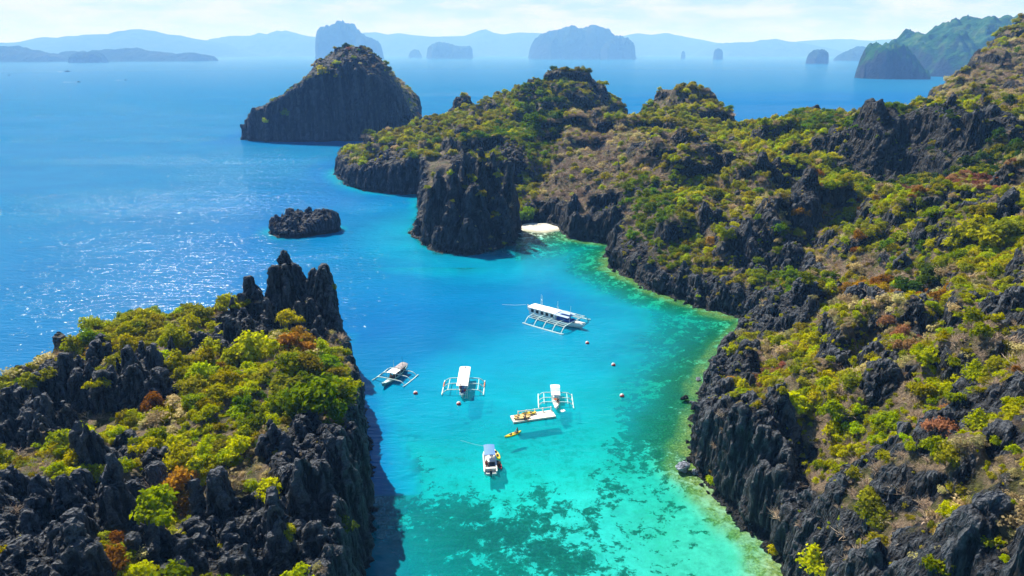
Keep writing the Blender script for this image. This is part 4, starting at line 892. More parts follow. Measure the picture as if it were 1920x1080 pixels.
def twig_mesh(name, mat, seed, n=230):
    """dense dry brush: tapering three-sided twigs fanning out of a few stems"""
    r = np.random.RandomState(seed)
    k = 7; c = np.stack([r.uniform(-.45, .45, k), r.uniform(-.45, .45, k), np.zeros(k)], 1)
    j = r.randint(0, k, n)
    d = r.normal(size=(n, 3)); d[:, 2] = np.abs(d[:, 2]) * 1.0 + 0.25; d /= np.linalg.norm(d, axis=1, keepdims=True)
    s = c[j] + d * r.uniform(0, .25, n)[:, None]; ln = r.uniform(0.35, 0.85, n)
    e = s + (d + r.normal(size=(n, 3)) * 0.25) * ln[:, None] * np.array([0.8, 0.8, 0.75])
    m = (s + e) / 2 + r.normal(size=(n, 3)) * 0.05
    a = np.cross(d, r.normal(size=(n, 3))); a /= np.linalg.norm(a, axis=1, keepdims=True); b = np.cross(d, a)
    w = r.uniform(0.012, 0.026, n)[:, None]
    V = np.stack([s + a * w, s - a * w * .5 + b * w * .8, s - a * w * .5 - b * w * .8, m + a * w * .8, m - a * w * .4 + b * w * .65, m - a * w * .4 - b * w * .65, e, e + a * w * .1, e + b * w * .1], 1).reshape(-1, 3)
    base = (np.arange(n) * 9)[:, None, None]
    q = np.array([[0, 1, 4, 3], [1, 2, 5, 4], [2, 0, 3, 5], [3, 4, 7, 6], [4, 5, 8, 7], [5, 3, 6, 8]])[None]
    return np_mesh(name, V, (base + q).reshape(-1, 4), mat)
def frond_mesh(name, mat, seed, n=30):
    r = random.Random(seed); V = []; F = []
    for h in range(3):
        cx, cy, cz = (0, 0, .75) if h == 0 else (r.uniform(-.5, .5), r.uniform(-.5, .5), r.uniform(.3, .6))
        for i in range(n // 3 + 4):
            a = r.uniform(0, 6.28); el = r.uniform(0.05, 1.2); ln = r.uniform(.35, .6); w = 0.035
            ca, sa = math.cos(a), math.sin(a); b = len(V)
            for t in (0, .35, .7, 1):
                rr_ = ln * t * math.cos(el) * (1 + .2 * t); zz = cz + ln * t * math.sin(el) - ln * .55 * t * t
                ww = w * (1 - t ** 2 * .9)
                V += [(cx + ca * rr_ - sa * ww, cy + sa * rr_ + ca * ww, zz + .02), (cx + ca * rr_, cy + sa * rr_, zz - .01), (cx + ca * rr_ + sa * ww, cy + sa * rr_ - ca * ww, zz + .02)]
            for t in range(3):
                F += [(b + t * 3, b + t * 3 + 1, b + t * 3 + 4, b + t * 3 + 3), (b + t * 3 + 1, b + t * 3 + 2, b + t * 3 + 5, b + t * 3 + 4)]
    return np_mesh(name, V, F, mat)

PROTO = []      # (type, main mesh, trunk mesh)
TYPES = ['yg', 'lime', 'ol', 'gr', 'dg', 'or', 'ru', 'tan', 'dry', 'pale', 'pand']
trunk_me = [wood('trunk', M_BARK, 5 + k, 1, 2, 0.42, 0.055, 0.2, 5) for k in range(2)]
stem_me = [wood('stems', M_BARK, 15 + k, 4, 1, 0.38, 0.03, 0.3, 4) for k in range(2)]
ptrunk = [wood('trunk', M_BARK, 25 + k, 3, 0, 0.6, 0.03, 0.25, 5) for k in range(2)]
for ti, ty in enumerate(TYPES):
    for k in range(2):
        if ty in LEAF:
            me = crown_mesh('foliage', M_LEAF[ty], 100 + ti * 7 + k * 31, flat=0.62 + 0.25 * k, lobes=11 + 4 * k, n=820 + 160 * k if ty != 'tan' else 420, leaf=0.10 if ty != 'tan' else 0.09)
        elif ty == 'dry': me = twig_mesh('twigs', M_DRY, 200 + k)
        elif ty == 'pale': me = wood('branches', M_DEAD, 300 + k, 5, 4, 0.34, 0.026, 0.4, 3)
        else: me = frond_mesh('fronds', M_PAND, 400 + k)
        PROTO.append((ty, me))
PIDX = {ty: (2 * i, 2 * i + 1) for i, ty in enumerate(TYPES)}

def ground(L, x, y):
    """height, shore distance and rock share of the built land at x, y"""
    x = np.asarray(x, np.float32); y = np.asarray(y, np.float32)
    z = np.full(x.shape, -9.0, np.float32); d = np.full(x.shape, -9.0, np.float32); rk = np.zeros(x.shape, np.float32); sl = np.zeros(x.shape, np.float32)
    for xs, ys, Z, DD, RK in L.grids:
        m = (x > xs[1]) & (x < xs[-2]) & (y > ys[1]) & (y < ys[-2]) & (z < -8)
        if m.any():
            z[m] = sample((xs, ys, Z), x[m], y[m]); d[m] = sample((xs, ys, DD), x[m], y[m]); rk[m] = sample((xs, ys, RK), x[m], y[m])
            e = 0.9
            sl[m] = np.hypot(sample((xs, ys, Z), x[m] + e, y[m]) - sample((xs, ys, Z), x[m] - e, y[m]), sample((xs, ys, Z), x[m], y[m] + e) - sample((xs, ys, Z), x[m], y[m] - e)) / (2 * e)
    return z, d, rk, sl

def hit2(u, v):
    d = ray(u, v)
    y = np.concatenate([np.arange(30, 260, 0.3), np.arange(260, 640, 0.9)]).astype(np.float32); t = y / d[1]; x = d[0] * t; z = CAM_H + d[2] * t
    best = None
    for L in LANDS:
        zz = ground(L, x, y)[0]; k = np.nonzero((zz > z) & (zz > 0))[0]
        if len(k) and (best is None or k[0] < best[0]): best = (k[0], L)
    if best is None: return (*pix(u, v), None)
    k = best[0]; return (float(x[k]), float(y[k]), float(z[k]), best[1])
# colour zones and single plants read off the photo: (u, v, radius_px, type)
ZONES = [(330, 760, 130, 'yg'), (240, 640, 90, 'ol'), (300, 650, 50, 'yg'), (200, 650, 25, 'or'), (470, 680, 60, 'yg'), (590, 745, 100, 'gr'), (560, 660, 30, 'or'), (600, 700, 60, 'ol'), (440, 578, 40, 'yg'), (420, 760, 60, 'lime'), (500, 880, 60, 'tan'), (450, 830, 70, 'yg'), (380, 590, 40, 'ol'), (620, 690, 40, 'tan'), (350, 850, 60, 'dry'), (470, 900, 50, 'dry'), (300, 800, 40, 'tan'), (190, 780, 50, 'yg'), (640, 1000, 40, 'dg'), (560, 870, 30, 'ol'),
         (1320, 400, 50, 'lime'), (1840, 455, 70, 'lime'), (1880, 500, 60, 'yg'), (1700, 650, 25, 'ru'), (1755, 795, 25, 'ru'), (1500, 770, 70, 'yg'), (1700, 825, 110, 'lime'), (1780, 600, 60, 'lime'), (1435, 700, 22, 'ru'), (1500, 402, 22, 'or'), (1790, 358, 35, 'ru'), (1650, 620, 80, 'tan'), (1660, 570, 60, 'or'), (1580, 660, 70, 'yg'), (1570, 860, 60, 'dry'), (1480, 1010, 40, 'dry'), (1620, 960, 80, 'dry'), (1650, 1030, 60, 'ol'), (1750, 950, 80, 'tan'), (1520, 1060, 40, 'yg'), (1600, 1060, 50, 'dry'), (1850, 920, 60, 'yg'), (1880, 740, 60, 'dry'), (1830, 680, 50, 'dry'), (1650, 700, 60, 'tan'), (1760, 700, 60, 'yg'),
         (1640, 540, 60, 'dry'), (1720, 500, 40, 'gr'), (1480, 530, 50, 'gr'), (1420, 500, 30, 'gr'), (1330, 470, 50, 'ol'), (1230, 400, 40, 'gr'), (1180, 330, 120, 'dry'), (1080, 290, 70, 'dry'), (1060, 380, 50, 'dry'), (1030, 400, 30, 'tan'), (1130, 250, 60, 'tan'), (1250, 200, 80, 'ol'), (1310, 175, 25, 'or'), (1320, 210, 50, 'yg'), (1390, 260, 50, 'yg'), (1460, 270, 50, 'yg'), (1480, 300, 40, 'lime'), (1560, 320, 50, 'gr'), (1520, 240, 60, 'gr'), (1620, 230, 50, 'yg'), (1660, 330, 90, 'dg'), (1740, 300, 70, 'dg'), (1680, 400, 80, 'yg'), (1660, 410, 30, 'or'), (1600, 440, 60, 'ol'), (1760, 380, 60, 'tan'), (1830, 300, 50, 'ol'), (1880, 380, 50, 'lime'),
         (1040, 215, 60, 'dg'), (1010, 235, 40, 'gr'), (960, 200, 60, 'ol'), (900, 220, 70, 'ol'), (1080, 170, 60, 'ol'), (1060, 150, 30, 'ol'), (930, 190, 30, 'lime'), (860, 240, 70, 'ol'), (780, 250, 60, 'ol'), (730, 275, 50, 'yg'), (830, 190, 60, 'dry'), (880, 195, 30, 'gr'), (740, 240, 60, 'tan'), (960, 260, 40, 'gr'), (980, 300, 50, 'ol'), (1000, 380, 40, 'dry'),
         (1860, 130, 70, 'dry'), (1890, 180, 70, 'tan'), (1820, 160, 30, 'ol'), (1890, 70, 40, 'ol'), (1100, 200, 40, 'dg'), (1200, 440, 60, 'gr')]
SINGLES = [(303, 965, 52, 'yg'), (345, 940, 26, 'or'), (215, 1052, 36, 'or'), (190, 722, 24, 'lime'), (112, 855, 26, 'lime'), (228, 880, 24, 'lime'), (548, 607, 26, 'yg'), (432, 577, 28, 'yg'), (462, 572, 18, 'lime'), (622, 540, 12, 'ol'), (592, 575, 12, 'ol'), (540, 1000, 20, 'ol'), (640, 985, 30, 'dg'), (585, 755, 60, 'gr'), (540, 730, 40, 'ol'), (640, 735, 34, 'gr'), (480, 665, 40, 'yg'), (555, 655, 32, 'or'), (440, 765, 32, 'pale'), (180, 765, 40, 'pale'), (215, 770, 30, 'pale'), (460, 905, 30, 'pale'), (580, 690, 30, 'ol'), (570, 1010, 20, 'pale'), (20, 850, 30, 'dry'), (90, 700, 20, 'ol'), (60, 715, 22, 'ol'),
           (1640, 535, 45, 'pale'), (1700, 545, 30, 'dg'), (1750, 530, 34, 'dg'), (1575, 572, 22, 'pand'), (1555, 352, 18, 'lime'), (1590, 395, 12, 'lime'), (1840, 450, 46, 'lime'), (1880, 440, 36, 'ol'), (1500, 402, 16, 'or'), (1340, 902, 17, 'lime'), (1337, 886, 10, 'or'), (985, 408, 22, 'gr'), (995, 400, 14, 'gr'), (1500, 760, 36, 'yg'), (1570, 780, 30, 'yg'), (1755, 795, 30, 'ru'), (1700, 655, 26, 'ru'), (1560, 860, 44, 'pale'), (1590, 1020, 36, 'pale'), (1660, 660, 30, 'pale'), (1690, 1010, 34, 'pale'), (1530, 1060, 36, 'yg'), (1450, 1040, 14, 'yg'), (1470, 960, 20, 'dry'), (1860, 1015, 24, 'lime'), (1760, 1062, 30, 'gr'), (1640, 965, 40, 'ol'), (1255, 352, 10, 'lime'), (1000, 235, 24, 'gr'), (1040, 250, 18, 'gr'), (960, 250, 14, 'lime'), (880, 330, 10, 'lime'), (932, 328, 12, 'lime'), (815, 330, 9, 'ol'), (800, 350, 8, 'lime'), (905, 300, 9, 'ol'), (900, 365, 12, 'ol'), (940, 350, 12, 'dry'), (930, 400, 10, 'ol'), (845, 325, 8, 'yg'), (950, 380, 12, 'dry'), (868, 350, 10, 'ol'), (885, 338, 10, 'yg'), (1480, 520, 18, 'gr'), (1510, 525, 16, 'gr'), (1420, 490, 14, 'gr'), (1335, 455, 12, 'or'), (1440, 640, 14, 'tan'), (1360, 810, 12, 'tan'), (1355, 770, 14, 'dry'), (1310, 850, 10, 'dry'), (1345, 830, 12, 'dry'), (1395, 900, 8, 'dry'), (1460, 960, 18, 'dry'), (1420, 760, 10, 'yg'),
           (535, 212, 14, 'lime'), (498, 228, 8, 'lime'), (630, 117, 10, 'lime'), (662, 108, 7, 'lime'), (632, 144, 7, 'lime'), (605, 135, 14, 'ol'), (655, 92, 7, 'ru'), (680, 93, 6, 'or')]
zw = []
for u, v, r, ty in ZONES:
    x, y, z, L = hit(u, v)
    if L is None: continue
    dep = depth_of(x, y, z); look = max(math.atan2(CAM_H - z, y), 0.12)
    zw.append((x, y, r * dep / FPX, min(r * dep / FPX / math.sin(look), 70), ty))
pts = []        # x, y, z, r, proto, land id, single
def add_plant(x, y, z, r, ty, li, single=0):
    pts.append((x, y, z, r, PIDX[ty][rng.randint(2)], li, single))
for u, v, r, ty in SINGLES:
    x, y, z, L = hit2(u, v + r * 0.35)
    if L is None: continue
    zz = z
    rr_ = r * depth_of(x, y, zz) / FPX
    add_plant(x, y, max(zz - 0.25 * rr_, 0.2), rr_ * 1.12, ty, LANDS.index(L), 1)
MIXES = {'lh': dict(yg=.36, lime=.10, ol=.18, gr=.06, dry=.20, tan=.08, **{'or': .02}, pale=.09, pand=.02),
         'near': dict(yg=.22, lime=.04, ol=.24, dry=.26, tan=.12, **{'or': .01}, pand=.05, pale=.09),
         'mid': dict(yg=.18, lime=.02, ol=.30, dry=.26, tan=.18, gr=.04, pale=.03),
         'back': dict(yg=.20, lime=.02, ol=.42, dry=.10, tan=.08, gr=.14, dg=.04),
         'isle': dict(dg=.48, ol=.32, gr=.12, yg=.05, **{'or': .03})}
def scatter(L, box, step, rlo, rhi, mixname, dens=1.0, rockp=0.10, smax=2.2):
    x0, y0, x1, y1 = box
    X, Y = np.meshgrid(np.arange(x0, x1, step), np.arange(y0, y1, step))
    X = (X + rng.uniform(-.5, .5, X.shape) * step).ravel(); Y = (Y + rng.uniform(-.5, .5, Y.shape) * step).ravel()
    z, d, rk, sl = ground(L, X, Y)
    p = dens * ((1 - rk) * 1.0 + rk * rockp) * (sl < smax) * (d > 1.0)
    p *= np.where(fbm(X / 9, Y / 9 + 33, o=2) < -0.55, 0.35, 1.0)
    if L is LH:
        for u_, v_, r_ in ((110, 735, 8), (225, 722, 7.5), (40, 780, 7), (170, 735, 7)):
            h_ = hit2(u_, v_); p = p * np.where(np.hypot(X - h_[0], Y - h_[1]) < r_, 0.12, 1.0)
    ok = rng.rand(len(X)) < p
    X, Y, z, rk = X[ok], Y[ok], z[ok], rk[ok]
    mix = MIXES[mixname]; names = list(mix); w = np.array([mix[k] for k in names]); w /= w.sum(); cw = np.cumsum(w)
    # neighbouring plants tend to be of a kind
    q = np.clip((pnoise(X / (step * 4.0), Y / (step * 4.0)) * 0.75 + 0.5) * 0.55 + rng.rand(len(X)) * 0.45, 0, 0.9999)
    order = np.argsort(q); qq = np.empty(len(q)); qq[order] = (np.arange(len(q)) + .5) / max(len(q), 1)
    li = LANDS.index(L)
    for i in range(len(X)):
        ty = names[int(np.searchsorted(cw, qq[i]))] if cw[-1] > qq[i] else names[-1]
        for (zx, zy, ra, rb, zt) in zw:
            if ((X[i] - zx) / ra) ** 2 + ((Y[i] - zy) / rb) ** 2 < 1 and rng.rand() < 0.52: ty = zt; break
        r = rlo * .8 + (rhi * 1.15 - rlo * .8) * rng.rand() ** 2.4
        if rk[i] > 0.6: r *= 0.55
        if ty == 'pand': r = min(r, 1.1) * 0.8
        add_plant(X[i], Y[i], z[i] - 0.22 * r - 0.1, r, ty, li)
scatter(LH, (-104, 40, -12, 148), 1.25, 0.65, 2.3, 'lh', 0.95, 0.07)
scatter(RLD, (25, 12, 170, 172), 1.1, 0.5, 1.7, 'near', 0.95, 0.42, 4.0)
scatter(RLD, (-20, 172, 300, 335), 1.5, 0.75, 2.2, 'mid', 0.93, 0.5, 3.4)
scatter(RLD, (85, 185, 200, 262), 2.2, 1.0, 2.6, 'back', 0.5, 0.75, 12.0)
scatter(RLD, (-100, 300, 70, 500), 2.1, 1.1, 2.8, 'back', 0.95, 0.22, 2.8)
scatter(RLD, (60, 335, 440, 480), 2.4, 1.1, 2.8, 'mid', 0.95, 0.3, 2.8)
scatter(BI, (-220, 500, -60, 650), 3.4, 1.3, 3.2, 'isle', 1.0, 0.5, 4.0)
MIXES['cover'] = dict(tan=.30, dry=.36, ol=.20, yg=.10, pale=.06)
scatter(RLD, (25, 12, 170, 172), 0.72, 0.28, 0.75, 'cover', 0.95, 0.25, 2.8)
scatter(LH, (-104, 40, -12, 148), 0.95, 0.3, 0.8, 'cover', 0.7, 0.06, 2.0)
scatter(RLD, (-20, 172, 300, 335), 1.2, 0.5, 1.1, 'cover', 0.85, 0.2, 2.4)
scatter(RLD, (-100, 300, 70, 500), 1.8, 0.6, 1.3, 'cover', 0.7, 0.2, 2.4)
P = np.array(pts, np.float64)

# which plants show largest in the photo's view (and are not hidden behind land)
dep = P[:, 1] * CP - (P[:, 2] - CAM_H) * SP
pu = 960 + FPX * P[:, 0] / dep; pv = 540 - FPX * (P[:, 1] * SP + (P[:, 2] + P[:, 3] * .5 - CAM_H) * CP) / dep
size = P[:, 3] * FPX / dep
inside = (pu > 5) & (pu < 1915) & (pv > 5) & (pv < 1075)
vis = inside.copy()
tt = np.linspace(0.3, 0.985, 60)
cand = np.nonzero(inside & (size > 8))[0]
px_ = P[cand, 0][:, None] * tt; py_ = P[cand, 1][:, None] * tt; pz_ = CAM_H + (P[cand, 2] + P[cand, 3] * 1.0 - CAM_H)[:, None] * tt
blocked = np.zeros(len(cand), bool)
for L in LANDS[:2]:
    z, d, rk, sl = ground(L, px_.ravel(), py_.ravel()); blocked |= ((z.reshape(px_.shape) > pz_ + 0.3)).any(1)
vis[cand[blocked]] = False
score = np.where(vis, size * np.where(P[:, 6] > 0, 3.0, 1.0), 0)
order = np.argsort(-score)
N_IND = 300
sel = list(order[:N_IND])
have = {int(P[i, 4]) for i in sel}
for k in range(len(PROTO)):                     # every kind of plant is represented among the individuals
    if k not in have:
        c = [i for i in order if int(P[i, 4]) == k]
        if c and score[c[0]] > 0:
            j = next(j for j in range(len(sel) - 1, 0, -1) if sum(int(P[q, 4]) == int(P[sel[j], 4]) for q in sel) > 1 and P[sel[j], 6] == 0)
            sel[j] = c[0]; have.add(k)
selset = set(sel)

MARKS = [('the tallest rock tower', 533, 560), ('the small rock tower', 467, 560), ('the row of upright dark spires', 120, 740), ('the dark edge cliff of the headland', 640, 790), ('the black crags in the near corner', 100, 960), ('the grey fins at the picture bottom', 420, 1020), ('the middle of the headland top', 350, 800), ('the headland seaward rim', 240, 640),
         ('the small white beach', 1012, 428), ('the dark cliff block by the beach', 880, 330), ('the fluted grey cliff over the lagoon', 1420, 790), ('the jagged crags above the green shallows', 1460, 600), ('the white bare tree', 1640, 560), ('the rust red bush', 1755, 805), ('the hollow right of the fluted cliff', 1530, 880), ('the grey rocks in the lower corner', 1830, 1030), ('the paired grey crags up the slope', 1720, 600), ('the rock fin ridge low on the slope', 1660, 900), ('the low point under the hill', 1180, 500), ('the tall shaded wall under the ridge', 1680, 330), ('the big lime green tree', 1840, 460), ('the rounded middle hill', 1290, 180), ('the domed back hill', 1040, 160), ('the lagoon edge at the bottom', 1480, 1060), ('the dark island cliff', 620, 200)]
mk = [(n, *hit(u, v)[:2]) for n, u, v in MARKS]
ORD = ['first', 'second', 'third', 'fourth', 'fifth', 'sixth', 'seventh', 'eighth', 'ninth', 'tenth', 'eleventh', 'twelfth', 'thirteenth', 'fourteenth', 'fifteenth', 'sixteenth', 'seventeenth', 'eighteenth', 'nineteenth', 'twentieth']
ORD += ['twenty-' + k for k in ORD[:9]] + ['thirtieth'] + ['thirty-' + k for k in ORD[:9]] + ['fortieth'] + ['forty-' + k for k in ORD[:9]]
def kind_of(ty, r):
    if ty == 'dry': return 'dry_shrub', 'bare brown twiggy shrub', 'shrub'
    if ty == 'pale': return 'dead_tree', 'bleached grey leafless tree', 'dead tree'
    if ty == 'pand': return 'pandanus', 'spiky green pandanus', 'pandanus'
    if r > 2.0: return 'broadleaf_tree', LEAF[ty][0] + ' spreading tree', 'tree'
    return 'leafy_bush', LEAF[ty][0] + ' leafy bush', 'bush'
groups = {}
for i in sel:
    x, y, r = P[i, 0], P[i, 1], P[i, 3]; ty = TYPES[int(P[i, 4]) // 2]
    nm, ph, cat = kind_of(ty, r)
    m = min(mk, key=lambda q: (q[1] - x) ** 2 + (q[2] - y) ** 2)
    groups.setdefault((ph, m[0]), []).append((math.hypot(m[1] - x, m[2] - y), i, nm, cat))
SRC = {}
GRP = {0: 'trees and shrubs on the near headland', 1: 'trees and shrubs on the right hillside and hills', 2: 'bushes on the dark island', 3: 'bushes on the islet'}
for (ph, mark), lst in groups.items():
    lst.sort()
    for k, (_, i, nm, cat) in enumerate(lst):
        x, y, z, r, pr, li, single = P[i]; pr = int(pr); ty, me = PROTO[pr]
        lab = f'{ph} beside {mark}' if len(lst) == 1 else f'{ORD[min(k, 48)]} {ph} out from {mark}'
        rz = float(rng.uniform(0, 6.28)); sc = (r, r, r * float(rng.uniform(0.8, 1.15)))
        far = y > 230
        if nm in ('dry_shrub', 'dead_tree') or far:
            o = link(nm, me); o.location = (x, y, z); o.rotation_euler = (0, 0, rz); o.scale = sc; root = o
        else:
            root = empty(nm, (x, y, z), rz); root.scale = sc
            if nm == 'broadleaf_tree':
                o = link('crown', me, root); o.location = (0, 0, 0.18); link('trunk', trunk_me[pr % 2], root)
            elif nm == 'pandanus':
                o = link('fronds', me, root); link('trunk', ptrunk[pr % 2], root)
            else:
                o = link('foliage', me, root); link('stems', stem_me[pr % 2], root)
        tag(root, lab, cat, GRP[int(li)])
        SRC.setdefault(pr, o)

# all the other scrub: one object whose points carry copies of the same plants
rest = np.array([i for i in range(len(P)) if i not in selset])
rest = rest[[int(P[i, 4]) in SRC for i in rest]]
me = bpy.data.meshes.new('undergrowth'); me.vertices.add(len(rest))
me.vertices.foreach_set('co', P[rest, :3].astype(np.float32).ravel())
a = me.attributes.new('kind', 'INT', 'POINT'); a.data.foreach_set('value', P[rest, 4].astype(np.int32))
set_attr(me, 'size', P[rest, 3]); set_attr(me, 'turn', rng.uniform(0, 6.28, len(rest)))
und = link('undergrowth', me)
tag(und, 'mixed dry and green scrub covering the headland and hills', 'scrub', kind='stuff')
ng = bpy.data.node_groups.new('scrub', 'GeometryNodeTree')
ng.interface.new_socket('Geometry', in_out='INPUT', socket_type='NodeSocketGeometry')
ng.interface.new_socket('Geometry', in_out='OUTPUT', socket_type='NodeSocketGeometry')
gi = ng.nodes.new('NodeGroupInput'); go = ng.nodes.new('NodeGroupOutput')
jn = ng.nodes.new('GeometryNodeJoinGeometry')
def named(nm, typ):
    q = ng.nodes.new('GeometryNodeInputNamedAttribute'); q.data_type = typ; q.inputs['Name'].default_value = nm
    return q.outputs['Attribute']
kd, sz_, tn = named('kind', 'INT'), named('size', 'FLOAT'), named('turn', 'FLOAT')
rot = ng.nodes.new('ShaderNodeCombineXYZ'); ng.links.new(tn, rot.inputs['Z'])
m2p = ng.nodes.new('GeometryNodeMeshToPoints'); ng.links.new(gi.outputs[0], m2p.inputs['Mesh'])
for pr, o in SRC.items():
    oi = ng.nodes.new('GeometryNodeObjectInfo'); oi.inputs['Object'].default_value = o; oi.inputs['As Instance'].default_value = True
    cmp_ = ng.nodes.new('FunctionNodeCompare'); cmp_.data_type = 'INT'; cmp_.operation = 'EQUAL'
    isock = [s_ for s_ in cmp_.inputs if s_.type == 'INT' and s_.enabled]
    ng.links.new(kd, isock[0]); isock[1].default_value = pr
    ip = ng.nodes.new('GeometryNodeInstanceOnPoints')
    ng.links.new(m2p.outputs[0], ip.inputs['Points']); ng.links.new(cmp_.outputs['Result'], ip.inputs['Selection'])
    ng.links.new(oi.outputs['Geometry'], ip.inputs['Instance']); ng.links.new(rot.outputs[0], ip.inputs['Rotation']); ng.links.new(sz_, ip.inputs['Scale'])
    ng.links.new(ip.outputs[0], jn.inputs[0])
ng.links.new(jn.outputs[0], go.inputs[0])
md = und.modifiers.new('scrub', 'NODES'); md.node_group = ng
print('plants', len(P), 'individual', len(sel), 'rest', len(rest))

# ------------------------------------------------------------------ boats, buoys, raft, kayaks, people
M_WHITE = plain('white_boat_paint', (0.80, 0.80, 0.78), 0.4, 0.06)
M_ROOF = plain('white_canvas_roof', (0.86, 0.86, 0.84), 0.7, 0.05)
M_AQUA = plain('pale_aqua_painted_bamboo', (0.62, 0.80, 0.78), 0.5, 0.08)
M_BLUE = plain('blue_paint', (0.03, 0.10, 0.42), 0.45, 0.2)
M_LBLUE = plain('light_blue_canopy', (0.36, 0.50, 0.74), 0.7, 0.1)
M_CANOPY = plain('blue_canvas', (0.10, 0.24, 0.62), 0.7, 0.12)
M_DARK = plain('dark_interior', (0.02, 0.022, 0.03), 0.7, 0.2)
M_WOOD = plain('weathered_deck_wood', (0.46, 0.38, 0.28), 0.75, 0.2, 6)
M_TEAL = plain('green_blue_paint', (0.05, 0.28, 0.27), 0.5, 0.15)
M_DECK = plain('pale_plastic_deck', (0.80, 0.75, 0.66), 0.6, 0.07)
M_YEL = plain('yellow_plastic', (0.82, 0.58, 0.02), 0.35, 0.06)
M_TANP = plain('sun_faded_yellow_plastic', (0.72, 0.52, 0.22), 0.45, 0.08)
M_RED = plain('red_plastic', (0.55, 0.04, 0.035), 0.4, 0.1)
M_ORANGE = plain('orange_vest', (0.70, 0.16, 0.03), 0.6, 0.1)
M_ROPE = plain('rope', (0.42, 0.46, 0.44), 0.8, 0.1)
M_SKIN = plain('skin', (0.32, 0.17, 0.10), 0.55, 0.08)
M_HAIR = plain('black_hair', (0.012, 0.010, 0.009), 0.5, 0.1)
M_NAVY = plain('dark_clothing', (0.015, 0.02, 0.05), 0.7, 0.2)
M_FOAM = plain('sea_foam', (0.80, 0.86, 0.88), 0.8, 0.1)

def hull_secs(L, B, free=0.6, draft=0.35, bow=0.8, stern=0.5, fine=2.0, n=17, bluff=0.0):
    S = []
    for i in range(n):
        t = -1 + 2 * i / (n - 1); y = t * L / 2
        tt = t if t > 0 else t * (1 - bluff)
        b = B / 2 * max(1 - abs(tt) ** fine, 0.03)
        zs = free + (bow if t > 0 else stern) * abs(t) ** 3
        k = -draft + (draft + zs * 0.55) * abs(tt) ** 5
        S.append([(-b, y, zs), (-b * .82, y, (zs + k) * .45), (0, y, k), (b * .82, y, (zs + k) * .45), (b, y, zs), (b * .84, y, zs + .02), (b * .84, y, zs - .16), (-b * .84, y, zs - .16), (-b * .84, y, zs + .02)])
    return S
def hull(root, L, B, mat, deckmat=None, **k):
    S = hull_secs(L, B, **k)
    m = MB(); m.loft([q[:5] + [q[6], q[7]] for q in S]); h = m.build('hull', mat, root)
    m = MB(); m.loft([[q[0], q[4], (q[4][0] * 1.03, q[4][1], q[4][2] + .07), (q[0][0] * 1.03, q[0][1], q[0][2] + .07)] for q in S[:1]] + [[q[0], q[4], (q[4][0] * 1.03, q[4][1], q[4][2] + .07), (q[0][0] * 1.03, q[0][1], q[0][2] + .07)] for q in S[1:2]]) if False else None
    r = MB()
    for sd in (0, 4): r.tube([(q[sd][0], q[sd][1], q[sd][2] + .03) for q in S], 0.06, 5)
    r.build('gunwale', deckmat or mat, root)
    return S
def outriggers(root, W, beams, fl, mat, r=0.085, zb=0.95, mids=(), fy=0.0, skew=0.0, floatmat=None, brace=True):
    for sd in (-1, 1):
        f = MB(); f.tube([(sd * W / 2, fy - fl / 2 - .3, 0.14), (sd * W / 2, fy - fl / 4, .05), (sd * W / 2, fy + fl / 4, .05), (sd * W / 2, fy + fl / 2, .10), (sd * W / 2, fy + fl / 2 + .7, .30)], [r * 1.0, r * 1.25, r * 1.25, r * 1.1, r * .6], 6)
        f.build('outrigger_float', floatmat or mat, root)
        for q in mids:
            m = MB(); m.tube([(sd * W / 2 * q, fy - fl / 2 + .2, zb - .02 - .3 * max(0, q - .7)), (sd * W / 2 * q, fy + fl / 2 - .2, zb - .02 - .3 * max(0, q - .7))], r * .7, 5); m.build('outrigger_rail', mat, root)
    for y in beams:
        m = MB(); P_ = []
        for k in range(-8, 9):
            t = k / 8; a = abs(t)
            z = zb + .12 * (1 - a * a) if a < .72 else zb + .12 * (1 - .52) - (zb - .02) * ((a - .72) / .28) ** 1.4
            P_.append((t * W / 2, y, z))
        m.tube(P_, r * .95, 6); m.build('crossbeam', mat, root)
def roof(root, w, y0, y1, z, mat, name='roof', camber=0.14, posts=(), pm=None, th=0.06, nose=0.0):
    S = []
    for y in np.linspace(y0, y1, 7):
        S.append([(w / 2 * s_, y, z + camber * (1 - s_ * s_) - .04 * abs((y - (y0 + y1) / 2) / (y1 - y0))) for s_ in (-1, -.6, -.2, .2, .6, 1)] + [(w / 2 * s_, y, z - th + camber * (1 - s_ * s_)) for s_ in (1, .6, .2, -.2, -.6, -1)])
    m = MB(); m.loft(S); o = m.build(name, mat, root)
    for y in posts:
        for sd in (-1, 1):
            m = MB(); m.tube([(sd * w * .46, y, .55), (sd * w * .46, y, z - .02)], .035, 5); m.build('roof_post', pm or mat, root)
    return o
def mast(root, x, y, z0, z1, mat, r=.05):
    m = MB(); m.tube([(x, y, z0), (x, y, (z0 + z1) / 2), (x, y, z1)], [r, r * .8, r * .5], 6); m.build('mast', mat, root)
def place(name, c, deg, label, cat, group=None):
    o = empty(name, (c[0], c[1], 0.0), -R(deg)); return tag(o, label, cat, group)

